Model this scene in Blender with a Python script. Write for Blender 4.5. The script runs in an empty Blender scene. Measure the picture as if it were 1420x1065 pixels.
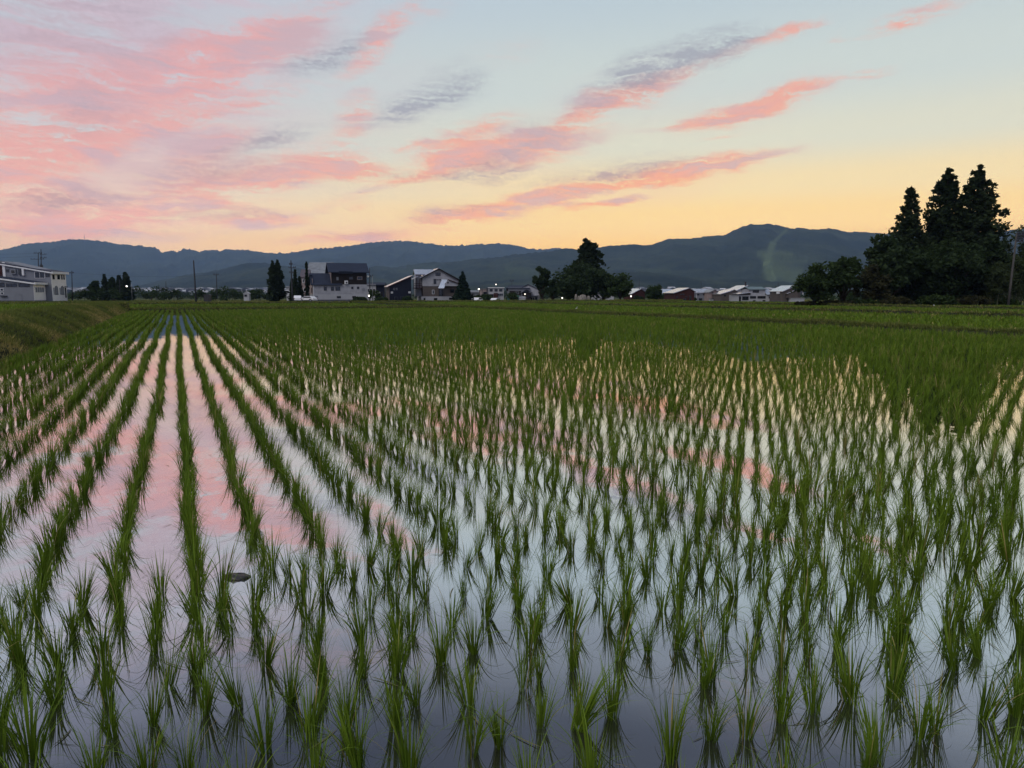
import bpy, math, random
import numpy as np
from mathutils import Vector

random.seed(7)
RNG = np.random.default_rng(11)
R = math.radians
scene = bpy.context.scene
COL = scene.collection

# ------------------------------------------------------------------ camera
W0, H0, FPX = 1420.0, 1065.0, 1000.0
HORIZON = 407.0
CAM_H = 1.23
PITCH = math.atan((H0 / 2 - HORIZON) / FPX)
cam_data = bpy.data.cameras.new('camera')
cam_data.sensor_width = 36.0
cam_data.lens = FPX / W0 * 36.0
cam_data.clip_start = 0.036
cam_data.clip_end = 40000.0
cam = bpy.data.objects.new('camera', cam_data)
COL.objects.link(cam)
cam.location = (0, 0, CAM_H)
cam.rotation_euler = (math.pi / 2 - PITCH, 0, 0)
scene.camera = cam
CP, SP = math.cos(PITCH), math.sin(PITCH)


def ray(px, py):
    xr = (px - W0 / 2) / FPX
    yu = (H0 / 2 - py) / FPX
    return Vector((xr, CP + yu * SP, -SP + yu * CP))


def at(px, py, dist):
    """world point seen at pixel (px, py) of the photograph, dist metres ahead (along +Y)"""
    d = ray(px, py)
    t = dist / d.y
    return Vector((d.x * t, dist, CAM_H + d.z * t))


# paddy axes: u runs along the planted rows, v across them
TH = R(24.8)
EU = np.array((-math.sin(TH), math.cos(TH)))
EV = np.array((math.cos(TH), math.sin(TH)))


def uv2xy(u, v):
    return u * EU[0] + v * EV[0], u * EU[1] + v * EV[1]


def lin(c):
    """sRGB 0-255 -> linear"""
    out = []
    for k in c:
        k = k / 255.0
        out.append(k / 12.92 if k <= 0.04045 else ((k + 0.055) / 1.055) ** 2.4)
    return tuple(out)


# ------------------------------------------------------------------ node helper
class NT:
    def __init__(self, tree):
        self.t = tree
        self.n = tree.nodes
        self.l = tree.links

    def node(self, kind, **kw):
        nd = self.n.new(kind)
        for k, v in kw.items():
            setattr(nd, k, v)
        return nd

    def put(self, sock, val):
        if isinstance(val, bpy.types.NodeSocket):
            self.l.new(val, sock)
        elif val is not None:
            sock.default_value = val

    def math(self, op, a, b=None, c=None, clamp=False):
        nd = self.node('ShaderNodeMath', operation=op, use_clamp=clamp)
        self.put(nd.inputs[0], a)
        if b is not None:
            self.put(nd.inputs[1], b)
        if c is not None:
            self.put(nd.inputs[2], c)
        return nd.outputs[0]

    def vmath(self, op, a, b=None):
        nd = self.node('ShaderNodeVectorMath', operation=op)
        self.put(nd.inputs[0], a)
        if b is not None:
            self.put(nd.inputs[1], b)
        return nd.outputs[0]

    def mix(self, fac, a, b, mode='MIX'):
        nd = self.node('ShaderNodeMix', data_type='RGBA', blend_type=mode)
        self.put(nd.inputs[0], fac)
        for s, v in ((nd.inputs[6], a), (nd.inputs[7], b)):
            if not isinstance(v, bpy.types.NodeSocket) and len(v) == 3:
                v = (*v, 1)
            self.put(s, v)
        return nd.outputs[2]

    def range(self, v, a, b, c=0.0, d=1.0, smooth=True):
        nd = self.node('ShaderNodeMapRange', interpolation_type='SMOOTHSTEP' if smooth else 'LINEAR')
        self.put(nd.inputs[0], v)
        for i, k in zip((1, 2, 3, 4), (a, b, c, d)):
            nd.inputs[i].default_value = k
        return nd.outputs[0]

    def noise(self, vec, scale, detail=4.0, rough=0.55, dist=0.0, out='Fac', dim='3D'):
        nd = self.node('ShaderNodeTexNoise', noise_dimensions=dim)
        if vec is not None:
            self.put(nd.inputs['Vector'], vec)
        nd.inputs['Scale'].default_value = scale
        nd.inputs['Detail'].default_value = detail
        nd.inputs['Roughness'].default_value = rough
        nd.inputs['Distortion'].default_value = dist
        return nd.outputs[out]

    def ramp(self, fac, stops, interp='LINEAR'):
        nd = self.node('ShaderNodeValToRGB')
        cr = nd.color_ramp
        cr.interpolation = interp
        while len(cr.elements) < len(stops):
            cr.elements.new(0.5)
        for e, (p, c) in zip(cr.elements, sorted(stops, key=lambda q: q[0])):
            e.position = p
            e.color = (*c, 1) if len(c) == 3 else c
        self.put(nd.inputs[0], fac)
        return nd.outputs[0]

    def mapping(self, vec, loc=(0, 0, 0), rot=(0, 0, 0), scale=(1, 1, 1), kind='POINT'):
        nd = self.node('ShaderNodeMapping', vector_type=kind)
        self.put(nd.inputs['Vector'], vec)
        nd.inputs['Location'].default_value = loc
        nd.inputs['Rotation'].default_value = rot
        nd.inputs['Scale'].default_value = scale
        return nd.outputs[0]


# ------------------------------------------------------------------ sky
def azel(px, py):
    d = ray(px, py).normalized()
    return math.atan2(d.x, d.y), math.asin(d.z)


SUN_AZ, SUN_EL = R(17), R(4)

# clouds at dusk, given by the two ends of each streak on the sky and its half width: (x0, y0, x1, y1, half width, weight)
PINK = [
    (560, 246, 960, 96, 9, .5), (400, 300, 700, 196, 8, .35), (640, 288, 1000, 226, 6, .6), (200, 270, 620, 200, 10, .5), (-100, 250, 420, 120, 14, .5), (60, 120, 520, -10, 12, .5), (820, 132, 1150, 28, 7, .5), (850, 190, 1200, 104, 6, .4), (-60, 312, 330, 282, 8, .6),
    (-160, 240, 300, 108, 44, .62), (90, 168, 470, 20, 34, .85), (200, 120, 455, 25, 22, .45), (-120, 100, 240, -20, 60, .5), (-60, 150, 200, 70, 34, .35),
    (466, 112, 580, 2, 15, .95), (545, 40, 640, 0, 14, .3),
    (-120, 262, 140, 196, 32, 1.0), (60, 215, 190, 168, 18, .4), (232, 216, 362, 178, 14, .95), (175, 262, 360, 232, 20, .7), (330, 244, 535, 194, 18, .85), (255, 288, 440, 246, 13, .7),
    (410, 224, 630, 246, 8, .95), (-40, 308, 225, 290, 20, .95), (0, 282, 160, 270, 14, .4), (265, 304, 440, 303, 9, .95), (390, 336, 600, 325, 8, .8), (480, 290, 520, 284, 5, .4),
    (466, 184, 524, 130, 18, .75), (552, 234, 700, 206, 14, .9), (640, 226, 850, 176, 17, 1.0), (590, 212, 730, 156, 15, .7), (770, 164, 940, 108, 16, 1.0),
    (1036, 57, 1148, 30, 6, .95), (922, 174, 1060, 146, 13, 1.0), (1000, 158, 1168, 114, 12, 1.1), (1170, 112, 1250, 95, 5, .55), (1180, 48, 1350, -5, 8, .75),
    (1145, 52, 1178, 43, 6, .5), (715, 270, 960, 228, 11, .75), (840, 253, 1110, 211, 10, 1.15), (555, 310, 755, 283, 11, 1.1),
    (770, 292, 905, 267, 4.5, .95), (690, 268, 810, 281, 8, .95), (960, 197, 1030, 185, 4, .5), (545, 206, 605, 200, 4, .7),
    (-150, 230, 560, 290, 80, .2), (640, 86, 770, 62, 14, .28), (-100, 330, 300, 312, 14, .35), (300, 150, 470, 110, 14, .3),
    (-100, -150, 500, -200, 40, .25), (300, -120, 700, -200, 40, .2), (900, -230, 1300, -300, 40, .18),
]
GREY = [
    (560, 252, 800, 186, 6, .6), (820, 122, 1080, 44, 8, .6), (230, 226, 450, 178, 7, .6), (500, 182, 680, 100, 8, .5), (-60, 290, 250, 262, 7, .5), (720, 256, 960, 222, 5, .6), (380, 110, 520, 50, 8, .5),
    (340, 192, 432, 177, 10, .95), (515, 174, 600, 138, 16, .9), (560, 140, 675, 108, 18, .85), (640, 246, 740, 226, 10, .95), (830, 108, 960, 74, 18, .95), (930, 78, 1064, 48, 16, .95),
    (775, 152, 905, 112, 14, .55), (170, 242, 420, 224, 11, .6), (385, 104, 505, 56, 15, .8), (60, 176, 190, 130, 22, .4),
    (0, 288, 180, 266, 12, .6), (262, 300, 400, 294, 6, .65), (555, 303, 690, 284, 7, .55), (760, 242, 960, 218, 10, .55),
    (690, 190, 800, 166, 12, .45), (440, 332, 560, 322, 7, .4), (-100, 40, 300, -20, 50, .4), (600, 240, 665, 242, 5, .7), (200, 300, 300, 290, 6, .35), (500, 232, 600, 240, 5, .4),
]


import os
VEIL = [(-260, 190, 430, 20, 130, 1.0), (-160, 60, 560, -60, 110, .7), (-150, 290, 480, 226, 46, .45), (540, 250, 880, 164, 32, .5), (740, 170, 1000, 90, 30, .4),
        (-100, 322, 300, 318, 20, .3), (900, 178, 1190, 108, 22, .35), (700, 285, 1120, 214, 22, .4), (420, 200, 640, 100, 40, .3), (380, 330, 640, 318, 16, .5)]

HAZE = 0 if os.environ.get('NOHAZE') else 9.2e-5      # density of the air over the plain, per metre


def build_sky():
    w = bpy.data.worlds.new('World')
    scene.world = w
    w.use_nodes = True
    nt = NT(w.node_tree)
    nt.n.clear()
    tc = nt.node('ShaderNodeTexCoord')
    dirv = tc.outputs['Generated']
    sep = nt.node('ShaderNodeSeparateXYZ')
    nt.put(sep.inputs[0], dirv)
    az = nt.math('ARCTAN2', sep.outputs[0], sep.outputs[1])
    el = nt.math('ARCSINE', sep.outputs[2])
    comb = nt.node('ShaderNodeCombineXYZ')
    nt.put(comb.inputs[0], az)
    nt.put(comb.inputs[1], el)
    ae = comb.outputs[0]
    # base gradient, elevation in units of 90 degrees
    e01 = nt.math('DIVIDE', el, math.pi / 2, clamp=True)

    def stops(rows):
        return [(max(0.0, e / 90.0), lin(c)) for e, c in rows]
    right = nt.ramp(e01, stops([(0, (252, 184, 80)), (3, (252, 196, 98)), (5.8, (250, 209, 128)), (8, (241, 215, 157)), (11, (217, 214, 190)),
                                (15, (201, 209, 202)), (22, (184, 199, 206)), (27, (158, 168, 182)), (33, (102, 110, 128)), (42, (78, 88, 110)), (58, (160, 174, 198)), (90, (160, 174, 198))]), 'EASE')
    left = nt.ramp(e01, stops([(0, (246, 182, 122)), (3.5, (243, 197, 146)), (6, (232, 207, 174)), (8, (216, 205, 189)), (11, (200, 202, 200)),
                               (17, (190, 198, 204)), (22, (186, 196, 209)), (27, (146, 150, 170)), (33, (82, 88, 108)), (42, (70, 80, 104)), (58, (160, 174, 198)), (90, (160, 174, 198))]), 'EASE')
    east = nt.ramp(e01, stops([(0, (120, 128, 156)), (9, (150, 140, 164)), (25, (136, 148, 176)), (58, (160, 174, 198)), (90, (160, 174, 198))]), 'EASE')
    base = nt.mix(nt.range(az, R(-36), R(10)), left, right)
    back = nt.range(nt.math('ABSOLUTE', nt.math('SUBTRACT', az, R(5))), R(55), R(140))
    base = nt.mix(back, base, east)
    # a little of the physical twilight sky under it
    st = nt.node('ShaderNodeTexSky', sky_type='NISHITA')
    st.sun_disc = False
    st.sun_elevation = SUN_EL
    st.sun_rotation = SUN_AZ
    st.air_density, st.dust_density, st.ozone_density = 1.0, 1.5, 3.0
    nish = nt.vmath('SCALE', st.outputs[0])
    nish.node.inputs['Scale'].default_value = 0.0012
    base = nt.mix(1.0, base, nish, 'ADD')

    # cloud streaks: warped sky coordinates
    wn = nt.noise(nt.mapping(ae, rot=(0, 0, R(-14)), scale=(3.2, 9, 1)), 2.0, 3, .5, out='Color')
    warp = nt.vmath('SCALE', nt.vmath('SUBTRACT', wn, (.5, .5, .5)))
    warp.node.inputs['Scale'].default_value = 0.036
    wn2 = nt.noise(nt.mapping(ae, rot=(0, 0, R(-18)), scale=(18, 52, 1)), 2.0, 3, .6, out='Color')
    warp2 = nt.vmath('SCALE', nt.vmath('SUBTRACT', wn2, (.5, .5, .5)))
    warp2.node.inputs['Scale'].default_value = 0.014
    aw = nt.vmath('ADD', nt.vmath('ADD', ae, warp), warp2)
    flat = nt.vmath('MULTIPLY', aw, (1, 1, 0))

    def field(rows):
        total = None
        for x0, y0, x1, y1, hw, wt in rows:
            a0, a1 = azel(x0, y0), azel(x1, y1)
            c = ((a0[0] + a1[0]) / 2, (a0[1] + a1[1]) / 2, 0)
            du, dv = a1[0] - a0[0], a1[1] - a0[1]
            half = math.hypot(du, dv) / 2 * 1.22
            m = nt.mapping(flat, c, (0, 0, math.atan2(dv, du)), (half, hw / 930.0 * 1.55, 1), 'TEXTURE')
            g = nt.node('ShaderNodeTexGradient', gradient_type='SPHERICAL')
            nt.put(g.inputs[0], m)
            total = nt.math('MULTIPLY_ADD', g.outputs['Fac'], wt, 0.0 if total is None else total)
        return total
    pk, gy = field(PINK), field(GREY)
    # fibrous streaks along the wind and a fine ripple across
    n1 = nt.noise(nt.mapping(aw, rot=(0, 0, R(-21)), scale=(2.6, 17, 1)), 2.4, 6, .58, .35)
    n2 = nt.noise(nt.mapping(aw, rot=(0, 0, R(-25)), scale=(7, 70, 1)), 2.2, 6, .64, .4)
    n3 = nt.noise(nt.mapping(ae, rot=(0, 0, R(38)), scale=(75, 150, 1)), 1.7, 4, .65, .6)
    s1 = nt.math('MULTIPLY_ADD', n1, 5.0, -2.5)
    s2 = nt.math('MULTIPLY_ADD', n2, 2.9, -1.45)
    s3 = nt.math('MULTIPLY_ADD', n3, 1.5, -.75)
    tex = nt.math('ADD', nt.math('ADD', s1, s2), s3)
    soft = nt.math('MULTIPLY', pk, nt.math('MULTIPLY_ADD', tex, .75, .85))
    pa = nt.range(soft, .0, .82)
    gsoft = nt.math('MULTIPLY', gy, nt.math('ADD', nt.math('MULTIPLY_ADD', s2, 1.15, .62), nt.math('MULTIPLY', s3, 1.3)))
    ga = nt.math('MULTIPLY', gsoft, 1.25, clamp=True)
    # colours: salmon where thick, orange low over the glow, mauve high on the left
    lowc = nt.mix(nt.range(az, R(-26), R(6)), lin((234, 160, 140)), lin((248, 150, 104)))
    higc = nt.mix(nt.range(az, R(-34), R(10)), lin((220, 166, 170)), lin((242, 160, 134)))
    pc = nt.mix(nt.range(el, R(7), R(19)), lowc, higc)
    pc = nt.mix(nt.range(soft, .55, 1.2, 0, .6), pc, lin((234, 150, 138)))
    pc = nt.mix(nt.range(n1, .46, .62, 0, .68), pc, lin((186, 168, 178)))
    ve = nt.math('MULTIPLY', field(VEIL), nt.range(n1, .36, .62, .35, 1.0), clamp=True)
    vc = nt.mix(nt.range(el, R(5), R(15)), nt.mix(nt.range(az, R(-26), R(6)), lin((232, 182, 164)), lin((244, 184, 146))), nt.mix(nt.range(az, R(-34), R(10)), lin((204, 180, 194)), lin((216, 188, 184))))
    base = nt.mix(nt.math('MULTIPLY', ve, .68), base, vc)
    col = nt.mix(nt.math('MULTIPLY', pa, .76), base, pc)
    col = nt.mix(nt.math('MULTIPLY', ga, .74), col, nt.mix(nt.range(el, R(6), R(14)), lin((178, 144, 140)), lin((152, 152, 164))))
    # the evening haze of the plain dims the low sky: the sky above it is that much brighter
    path = nt.math('MINIMUM', nt.math('DIVIDE', 620.0, nt.math('MAXIMUM', sep.outputs[2], .02)), 7450.0)
    gain = nt.math('EXPONENT', nt.math('MULTIPLY', path, HAZE * .86))
    sc = nt.node('ShaderNodeVectorMath', operation='SCALE')
    nt.put(sc.inputs[0], col)
    nt.put(sc.inputs['Scale'], gain)
    col = sc.outputs[0]
    bg = nt.node('ShaderNodeBackground')
    nt.put(bg.inputs['Color'], col)
    bg.inputs['Strength'].default_value = 1.0
    out = nt.node('ShaderNodeOutputWorld')
    nt.l.new(bg.outputs[0], out.inputs['Surface'])
    try:
        w.cycles.sampling_method = 'MANUAL'
        w.cycles.sample_map_resolution = 512
    except Exception:
        pass


build_sky()

# added from behind the camera to imitate dusk skylight: one very wide sun
sd = bpy.data.lights.new('dusk_fill', 'SUN')
sd.energy = 1.5
sd.angle = R(40)
sd.color = (1.0, .93, .86)
so = bpy.data.objects.new('dusk_fill', sd)
COL.objects.link(so)
so.rotation_euler = (R(38), 0, R(-40))

scene.view_settings.view_transform = 'Standard'
scene.view_settings.look = 'None'
scene.view_settings.exposure = 0
scene.view_settings.gamma = 1

# ------------------------------------------------------------------ materials
MATS = {}


def principled(name):
    m = bpy.data.materials.new(name)
    m.use_nodes = True
    nt = NT(m.node_tree)
    b = nt.n.get('Principled BSDF')
    return m, nt, b


def solid(name, col, rough=.7, var=.12, scale=1.5, metal=0.0, spec=.5, streak=None, bump=0.0):
    """painted or weathered surface: colour with patchy variation in object space"""
    if name in MATS:
        return MATS[name]
    m, nt, b = principled(name)
    tc = nt.node('ShaderNodeTexCoord')
    v = tc.outputs['Object']
    if streak:
        v = nt.mapping(v, scale=streak)
    n = nt.noise(v, scale, 5, .6)
    lo = tuple(max(0, c * (1 - var * 1.6)) for c in col)
    hi = tuple(min(1, c * (1 + var)) for c in col)
    nt.put(b.inputs['Base Color'], nt.mix(nt.range(n, .3, .7), lo, hi))
    b.inputs['Roughness'].default_value = rough
    b.inputs['Metallic'].default_value = metal
    b.inputs['Specular IOR Level'].default_value = spec
    if bump:
        bp = nt.node('ShaderNodeBump')
        bp.inputs['Strength'].default_value = bump
        nt.put(bp.inputs['Height'], n)
        nt.l.new(bp.outputs[0], b.inputs['Normal'])
    MATS[name] = m
    return m


def banded(name, col, axis, pitch, depth=.5, rough=.6, metal=0.0, var=.12, spec=.5):
    """boards, siding or standing-seam sheet: fine parallel joints along one axis, as relief"""
    if name in MATS:
        return MATS[name]
    m, nt, b = principled(name)
    tc = nt.node('ShaderNodeTexCoord')
    v = tc.outputs['Object']
    n = nt.noise(v, 1.1, 5, .6)
    sep = nt.node('ShaderNodeSeparateXYZ')
    nt.put(sep.inputs[0], v)
    fr = nt.math('FRACT', nt.math('DIVIDE', sep.outputs['XYZ'.index(axis)], pitch))
    joint = nt.range(nt.math('ABSOLUTE', nt.math('SUBTRACT', fr, .5)), .40, .49)
    lo = tuple(c * (1 - var * 1.6) for c in col)
    hi = tuple(min(1, c * (1 + var)) for c in col)
    c = nt.mix(nt.range(n, .3, .7), lo, hi)
    nt.put(b.inputs['Base Color'], c)
    bp = nt.node('ShaderNodeBump')
    bp.inputs['Strength'].default_value = depth
    bp.inputs['Distance'].default_value = .03
    nt.put(bp.inputs['Height'], nt.math('SUBTRACT', 1.0, joint))
    nt.l.new(bp.outputs[0], b.inputs['Normal'])
    b.inputs['Roughness'].default_value = rough
    b.inputs['Metallic'].default_value = metal
    b.inputs['Specular IOR Level'].default_value = spec
    MATS[name] = m
    return m


def glass_mat():
    if 'window glass' in MATS:
        return MATS['window glass']
    m, nt, b = principled('window glass')
    b.inputs['Base Color'].default_value = (.012, .014, .018, 1)
    b.inputs['Roughness'].default_value = .08
    b.inputs['Specular IOR Level'].default_value = .6
    MATS['window glass'] = m
    return m


def glow_mat(name, col, strength):
    if name in MATS:
        return MATS[name]
    m, nt, b = principled(name)
    b.inputs['Base Color'].default_value = (.8, .8, .8, 1)
    b.inputs['Emission Color'].default_value = (*col, 1)
    b.inputs['Emission Strength'].default_value = strength
    MATS[name] = m
    return m


def leaf_mat(name, a, c, trans=.35, scale=.35, rough=.6, tint=True, spec=.3, straw=None):
    """foliage: two leaf colours mixed per leaf (vertex attribute) and by patches, partly translucent"""
    if name in MATS:
        return MATS[name]
    m, nt, b = principled(name)
    geo = nt.node('ShaderNodeNewGeometry')
    n = nt.noise(geo.outputs['Position'], scale, 3, .6)
    at_ = nt.node('ShaderNodeAttribute', attribute_name='tint')
    f = nt.math('ADD', nt.math('MULTIPLY', at_.outputs['Fac'], .65), nt.math('MULTIPLY', nt.range(n, .3, .7), .35), clamp=True)
    col = nt.mix(f, a, c)
    if straw:      # the odd withered, straw-coloured leaf
        col = nt.mix(nt.range(at_.outputs['Fac'], .955, .985), col, straw)
    nt.put(b.inputs['Base Color'], col)
    b.inputs['Roughness'].default_value = rough
    b.inputs['Specular IOR Level'].default_value = spec
    tr = nt.node('ShaderNodeBsdfTranslucent')
    nt.put(tr.inputs['Color'], nt.mix(.5, col, (c[0] * 1.3, c[1] * 1.3, c[2] * .8)))
    mx = nt.node('ShaderNodeMixShader')
    mx.inputs[0].default_value = trans
    nt.l.new(b.outputs[0], mx.inputs[1])
    nt.l.new(tr.outputs[0], mx.inputs[2])
    nt.l.new(mx.outputs[0], nt.n['Material Output'].inputs['Surface'])
    MATS[name] = m
    return m


# ------------------------------------------------------------------ object helpers
def tag(o, label=None, cat=None, group=None, kind=None):
    if label:
        o['label'] = label
    if cat:
        o['category'] = cat
    if group:
        o['group'] = group
    if kind:
        o['kind'] = kind
    return o


def empty(name, loc, rz=0.0):
    o = bpy.data.objects.new(name, None)
    COL.objects.link(o)
    o.location = loc
    o.rotation_euler = (0, 0, rz)
    o.empty_display_size = .2
    return o


def link_mesh(name, me, mat, parent=None, loc=None):
    if mat is not None and not me.materials:
        me.materials.append(mat)
    o = bpy.data.objects.new(name, me)
    COL.objects.link(o)
    if parent is not None:
        o.parent = parent
    if loc is not None:
        o.location = loc
    return o


def np_mesh(name, V, F, tint=None, smooth=False):
    """mesh from numpy arrays; F is (n, 3) or (n, 4); tint is one value per vertex"""
    me = bpy.data.meshes.new(name)
    V = np.ascontiguousarray(V, dtype=np.float32)
    F = np.ascontiguousarray(F, dtype=np.int32)
    k = F.shape[1]
    me.vertices.add(len(V))
    me.vertices.foreach_set('co', V.ravel())
    me.loops.add(F.size)
    me.loops.foreach_set('vertex_index', F.ravel())
    me.polygons.add(len(F))
    me.polygons.foreach_set('loop_start', np.arange(0, F.size, k, dtype=np.int32))
    me.polygons.foreach_set('loop_total', np.full(len(F), k, dtype=np.int32))
    if smooth:
        me.polygons.foreach_set('use_smooth', np.ones(len(F), dtype=bool))
    if tint is not None:
        a = me.attributes.new('tint', 'FLOAT', 'POINT')
        a.data.foreach_set('value', np.ascontiguousarray(tint, dtype=np.float32))
    me.update(calc_edges=True)
    return me


class MB:
    """collects boxes, prisms and tubes; build() links them as one mesh object"""

    def __init__(self):
        self.v, self.f = [], []

    def box(self, x0, x1, y0, y1, z0, z1):
        i = len(self.v)
        self.v += [(x0, y0, z0), (x1, y0, z0), (x1, y1, z0), (x0, y1, z0), (x0, y0, z1), (x1, y0, z1), (x1, y1, z1), (x0, y1, z1)]
        self.f += [tuple(i + k for k in q) for q in ((0, 3, 2, 1), (4, 5, 6, 7), (0, 1, 5, 4), (1, 2, 6, 5), (2, 3, 7, 6), (3, 0, 4, 7))]
        return self

    def prism(self, pts, y0, y1):
        """polygon in the XZ plane (any order), extruded along Y"""
        a = sum(pts[k][0] * pts[(k + 1) % len(pts)][1] - pts[(k + 1) % len(pts)][0] * pts[k][1] for k in range(len(pts)))
        if a < 0:
            pts = pts[::-1]
        n, i = len(pts), len(self.v)
        self.v += [(x, y0, z) for x, z in pts] + [(x, y1, z) for x, z in pts]
        self.f.append(tuple(i + k for k in range(n)))
        self.f.append(tuple(i + n + k for k in range(n - 1, -1, -1)))
        for k in range(n):
            k2 = (k + 1) % n
            self.f.append((i + k2, i + k, i + n + k, i + n + k2))
        return self

    def slab(self, a, b, c, d, th):
        """four corner points of a roof plane, given thickness th downwards"""
        i = len(self.v)
        self.v += [tuple(p) for p in (a, b, c, d)] + [(p[0], p[1], p[2] - th) for p in (a, b, c, d)]
        self.f += [tuple(i + k for k in q) for q in ((0, 1, 2, 3), (7, 6, 5, 4), (0, 4, 5, 1), (1, 5, 6, 2), (2, 6, 7, 3), (3, 7, 4, 0))]
        return self

    def tube(self, p0, p1, r0, r1=None, n=8):
        r1 = r0 if r1 is None else r1
        p0, p1 = Vector(p0), Vector(p1)
        d = (p1 - p0).normalized()
        a = d.orthogonal().normalized()
        b = d.cross(a)
        i = len(self.v)
        for p, r in ((p0, r0), (p1, r1)):
            for k in range(n):
                t = 2 * math.pi * k / n
                self.v.append(tuple(p + a * (math.cos(t) * r) + b * (math.sin(t) * r)))
        for k in range(n):
            k2 = (k + 1) % n
            self.f.append((i + k, i + k2, i + n + k2, i + n + k))
        self.f.append(tuple(i + k for k in range(n - 1, -1, -1)))
        self.f.append(tuple(i + n + k for k in range(n)))
        return self

    def chain(self, pts, radii, n=8):
        """one continuous tapered tube through points"""
        i = len(self.v)
        P = [Vector(p) for p in pts]
        ref = Vector((.31, .17, .93))
        for k, p in enumerate(P):
            d = (P[min(k + 1, len(P) - 1)] - P[max(k - 1, 0)]).normalized()
            a = d.cross(ref)
            if a.length < .05:
                a = d.orthogonal()
            a.normalize()
            b = d.cross(a)
            for q in range(n):
                t = 2 * math.pi * q / n
                self.v.append(tuple(p + a * (math.cos(t) * radii[k]) + b * (math.sin(t) * radii[k])))
        for k in range(len(P) - 1):
            for q in range(n):
                q2 = (q + 1) % n
                self.f.append((i + k * n + q, i + k * n + q2, i + (k + 1) * n + q2, i + (k + 1) * n + q))
        self.f.append(tuple(i + k for k in range(n - 1, -1, -1)))
        self.f.append(tuple(i + (len(P) - 1) * n + k for k in range(n)))
        return self

    def build(self, name, mat, parent=None, smooth=False, bevel=0.0, s=1.0):
        me = bpy.data.meshes.new(name)
        me.from_pydata([(x * s, y * s, z * s) for x, y, z in self.v], [], self.f)
        if smooth:
            me.polygons.foreach_set('use_smooth', [True] * len(me.polygons))
        me.update()
        o = link_mesh(name, me, mat, parent)
        if bevel:
            md = o.modifiers.new('bevel', 'BEVEL')
            md.width = bevel
            md.segments = 2
            md.limit_method = 'ANGLE'
        return o


# value noise for shaping terrain
def vnoise(x, y, seed=0):
    xi, yi = np.floor(x).astype(np.int64), np.floor(y).astype(np.int64)
    xf, yf = x - xi, y - yi

    def h(a, b):
        k = (a * 374761393 + b * 668265263 + seed * 974711) & 0xffffffff
        k = ((k ^ (k >> 13)) * 1274126177) & 0xffffffff
        return ((k ^ (k >> 16)) & 0xffff) / 65535.0
    u, v = xf * xf * (3 - 2 * xf), yf * yf * (3 - 2 * yf)
    return (h(xi, yi) * (1 - u) + h(xi + 1, yi) * u) * (1 - v) + (h(xi, yi + 1) * (1 - u) + h(xi + 1, yi + 1) * u) * v


def fbm(x, y, octaves=4, seed=0, gain=.5):
    t, a, s = 0, 1, 0
    for k in range(octaves):
        t = t + a * vnoise(x * 2 ** k + 17.3 * k, y * 2 ** k + 9.1 * k, seed + k)
        s += a
        a *= gain
    return t / s


# ------------------------------------------------------------------ ground
def ground_z(x, y):
    """terrain height: the plain falls very slightly away from the camera, then rises to the hills"""
    d = np.hypot(x, y) * .35 + np.asarray(y) * .65
    z = -.16 - .0042 * np.clip(d - 60, 0, 190)
    z = z - .6 * np.clip((d - 250) / 500, 0, 1) + 26 * np.clip((d - 900) / 2200, 0, 1) ** 1.6
    return z


def build_ground():
    az = np.radians(np.linspace(-75, 75, 151))
    rr = np.concatenate([[0.0], np.geomspace(3, 9000, 110)])
    A, Q = np.meshgrid(az, rr)
    X, Y = Q * np.sin(A), Q * np.cos(A) - 8
    Z = ground_z(X, Y)
    V = np.stack([X, Y, Z], -1).reshape(-1, 3)
    n, m = A.shape
    i = np.arange((n - 1) * (m - 1))
    r, c = i // (m - 1), i % (m - 1)
    b = r * m + c
    F = np.stack([b, b + 1, b + m + 1, b + m], -1)
    mt, nt, bs = principled('plain of fields')
    geo = nt.node('ShaderNodeNewGeometry')
    p = geo.outputs['Position']
    rot = nt.mapping(p, rot=(0, 0, -TH), scale=(1, 1, 0))
    # plots of rice and dry grass, each a rectangle along the paddy axes
    br = nt.node('ShaderNodeTexBrick', offset=.37)
    nt.put(br.inputs['Vector'], rot)
    br.inputs['Color1'].default_value = (0, 0, 0, 1)
    br.inputs['Color2'].default_value = (1, 1, 1, 1)
    br.inputs['Mortar'].default_value = (.5, .5, .5, 1)
    br.inputs['Scale'].default_value = 1
    br.inputs['Brick Width'].default_value = 46
    br.inputs['Row Height'].default_value = 31
    br.inputs['Mortar Size'].default_value = .9
    n1 = nt.noise(p, .12, 5, .6)
    n2 = nt.noise(p, 2.2, 5, .65)
    plot = nt.mix(br.outputs['Color'], (.045, .075, .016), (.075, .088, .026))
    plot = nt.mix(nt.range(n1, .35, .7), plot, (.095, .098, .036))
    plot = nt.mix(br.outputs['Fac'], plot, (.07, .075, .03))
    plot = nt.mix(nt.range(n2, .3, .75, 0, .6), plot, (.032, .05, .012))
    sp = nt.node('ShaderNodeSeparateXYZ')
    nt.put(sp.inputs[0], p)
    plot = nt.mix(nt.range(sp.outputs[1], 220, 420), plot, nt.mix(nt.noise(p, .02, 5, .7), (.012, .02, .008), (.04, .052, .022)))
    nt.put(bs.inputs['Base Color'], plot)
    bs.inputs['Roughness'].default_value = .95
    bs.inputs['Specular IOR Level'].default_value = .1
    bp = nt.node('ShaderNodeBump')
    bp.inputs['Strength'].default_value = .6
    bp.inputs['Distance'].default_value = .3
    nt.put(bp.inputs['Height'], n2)
    nt.l.new(bp.outputs[0], bs.inputs['Normal'])
    tag(link_mesh('ground', np_mesh('ground', V, F, smooth=True), mt), 'flat green farmland reaching to the foot of the hills', kind='structure')


build_ground()

V_LEFT, V_RIGHT, U_END = -3.0, 21.6, 56.0


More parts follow.
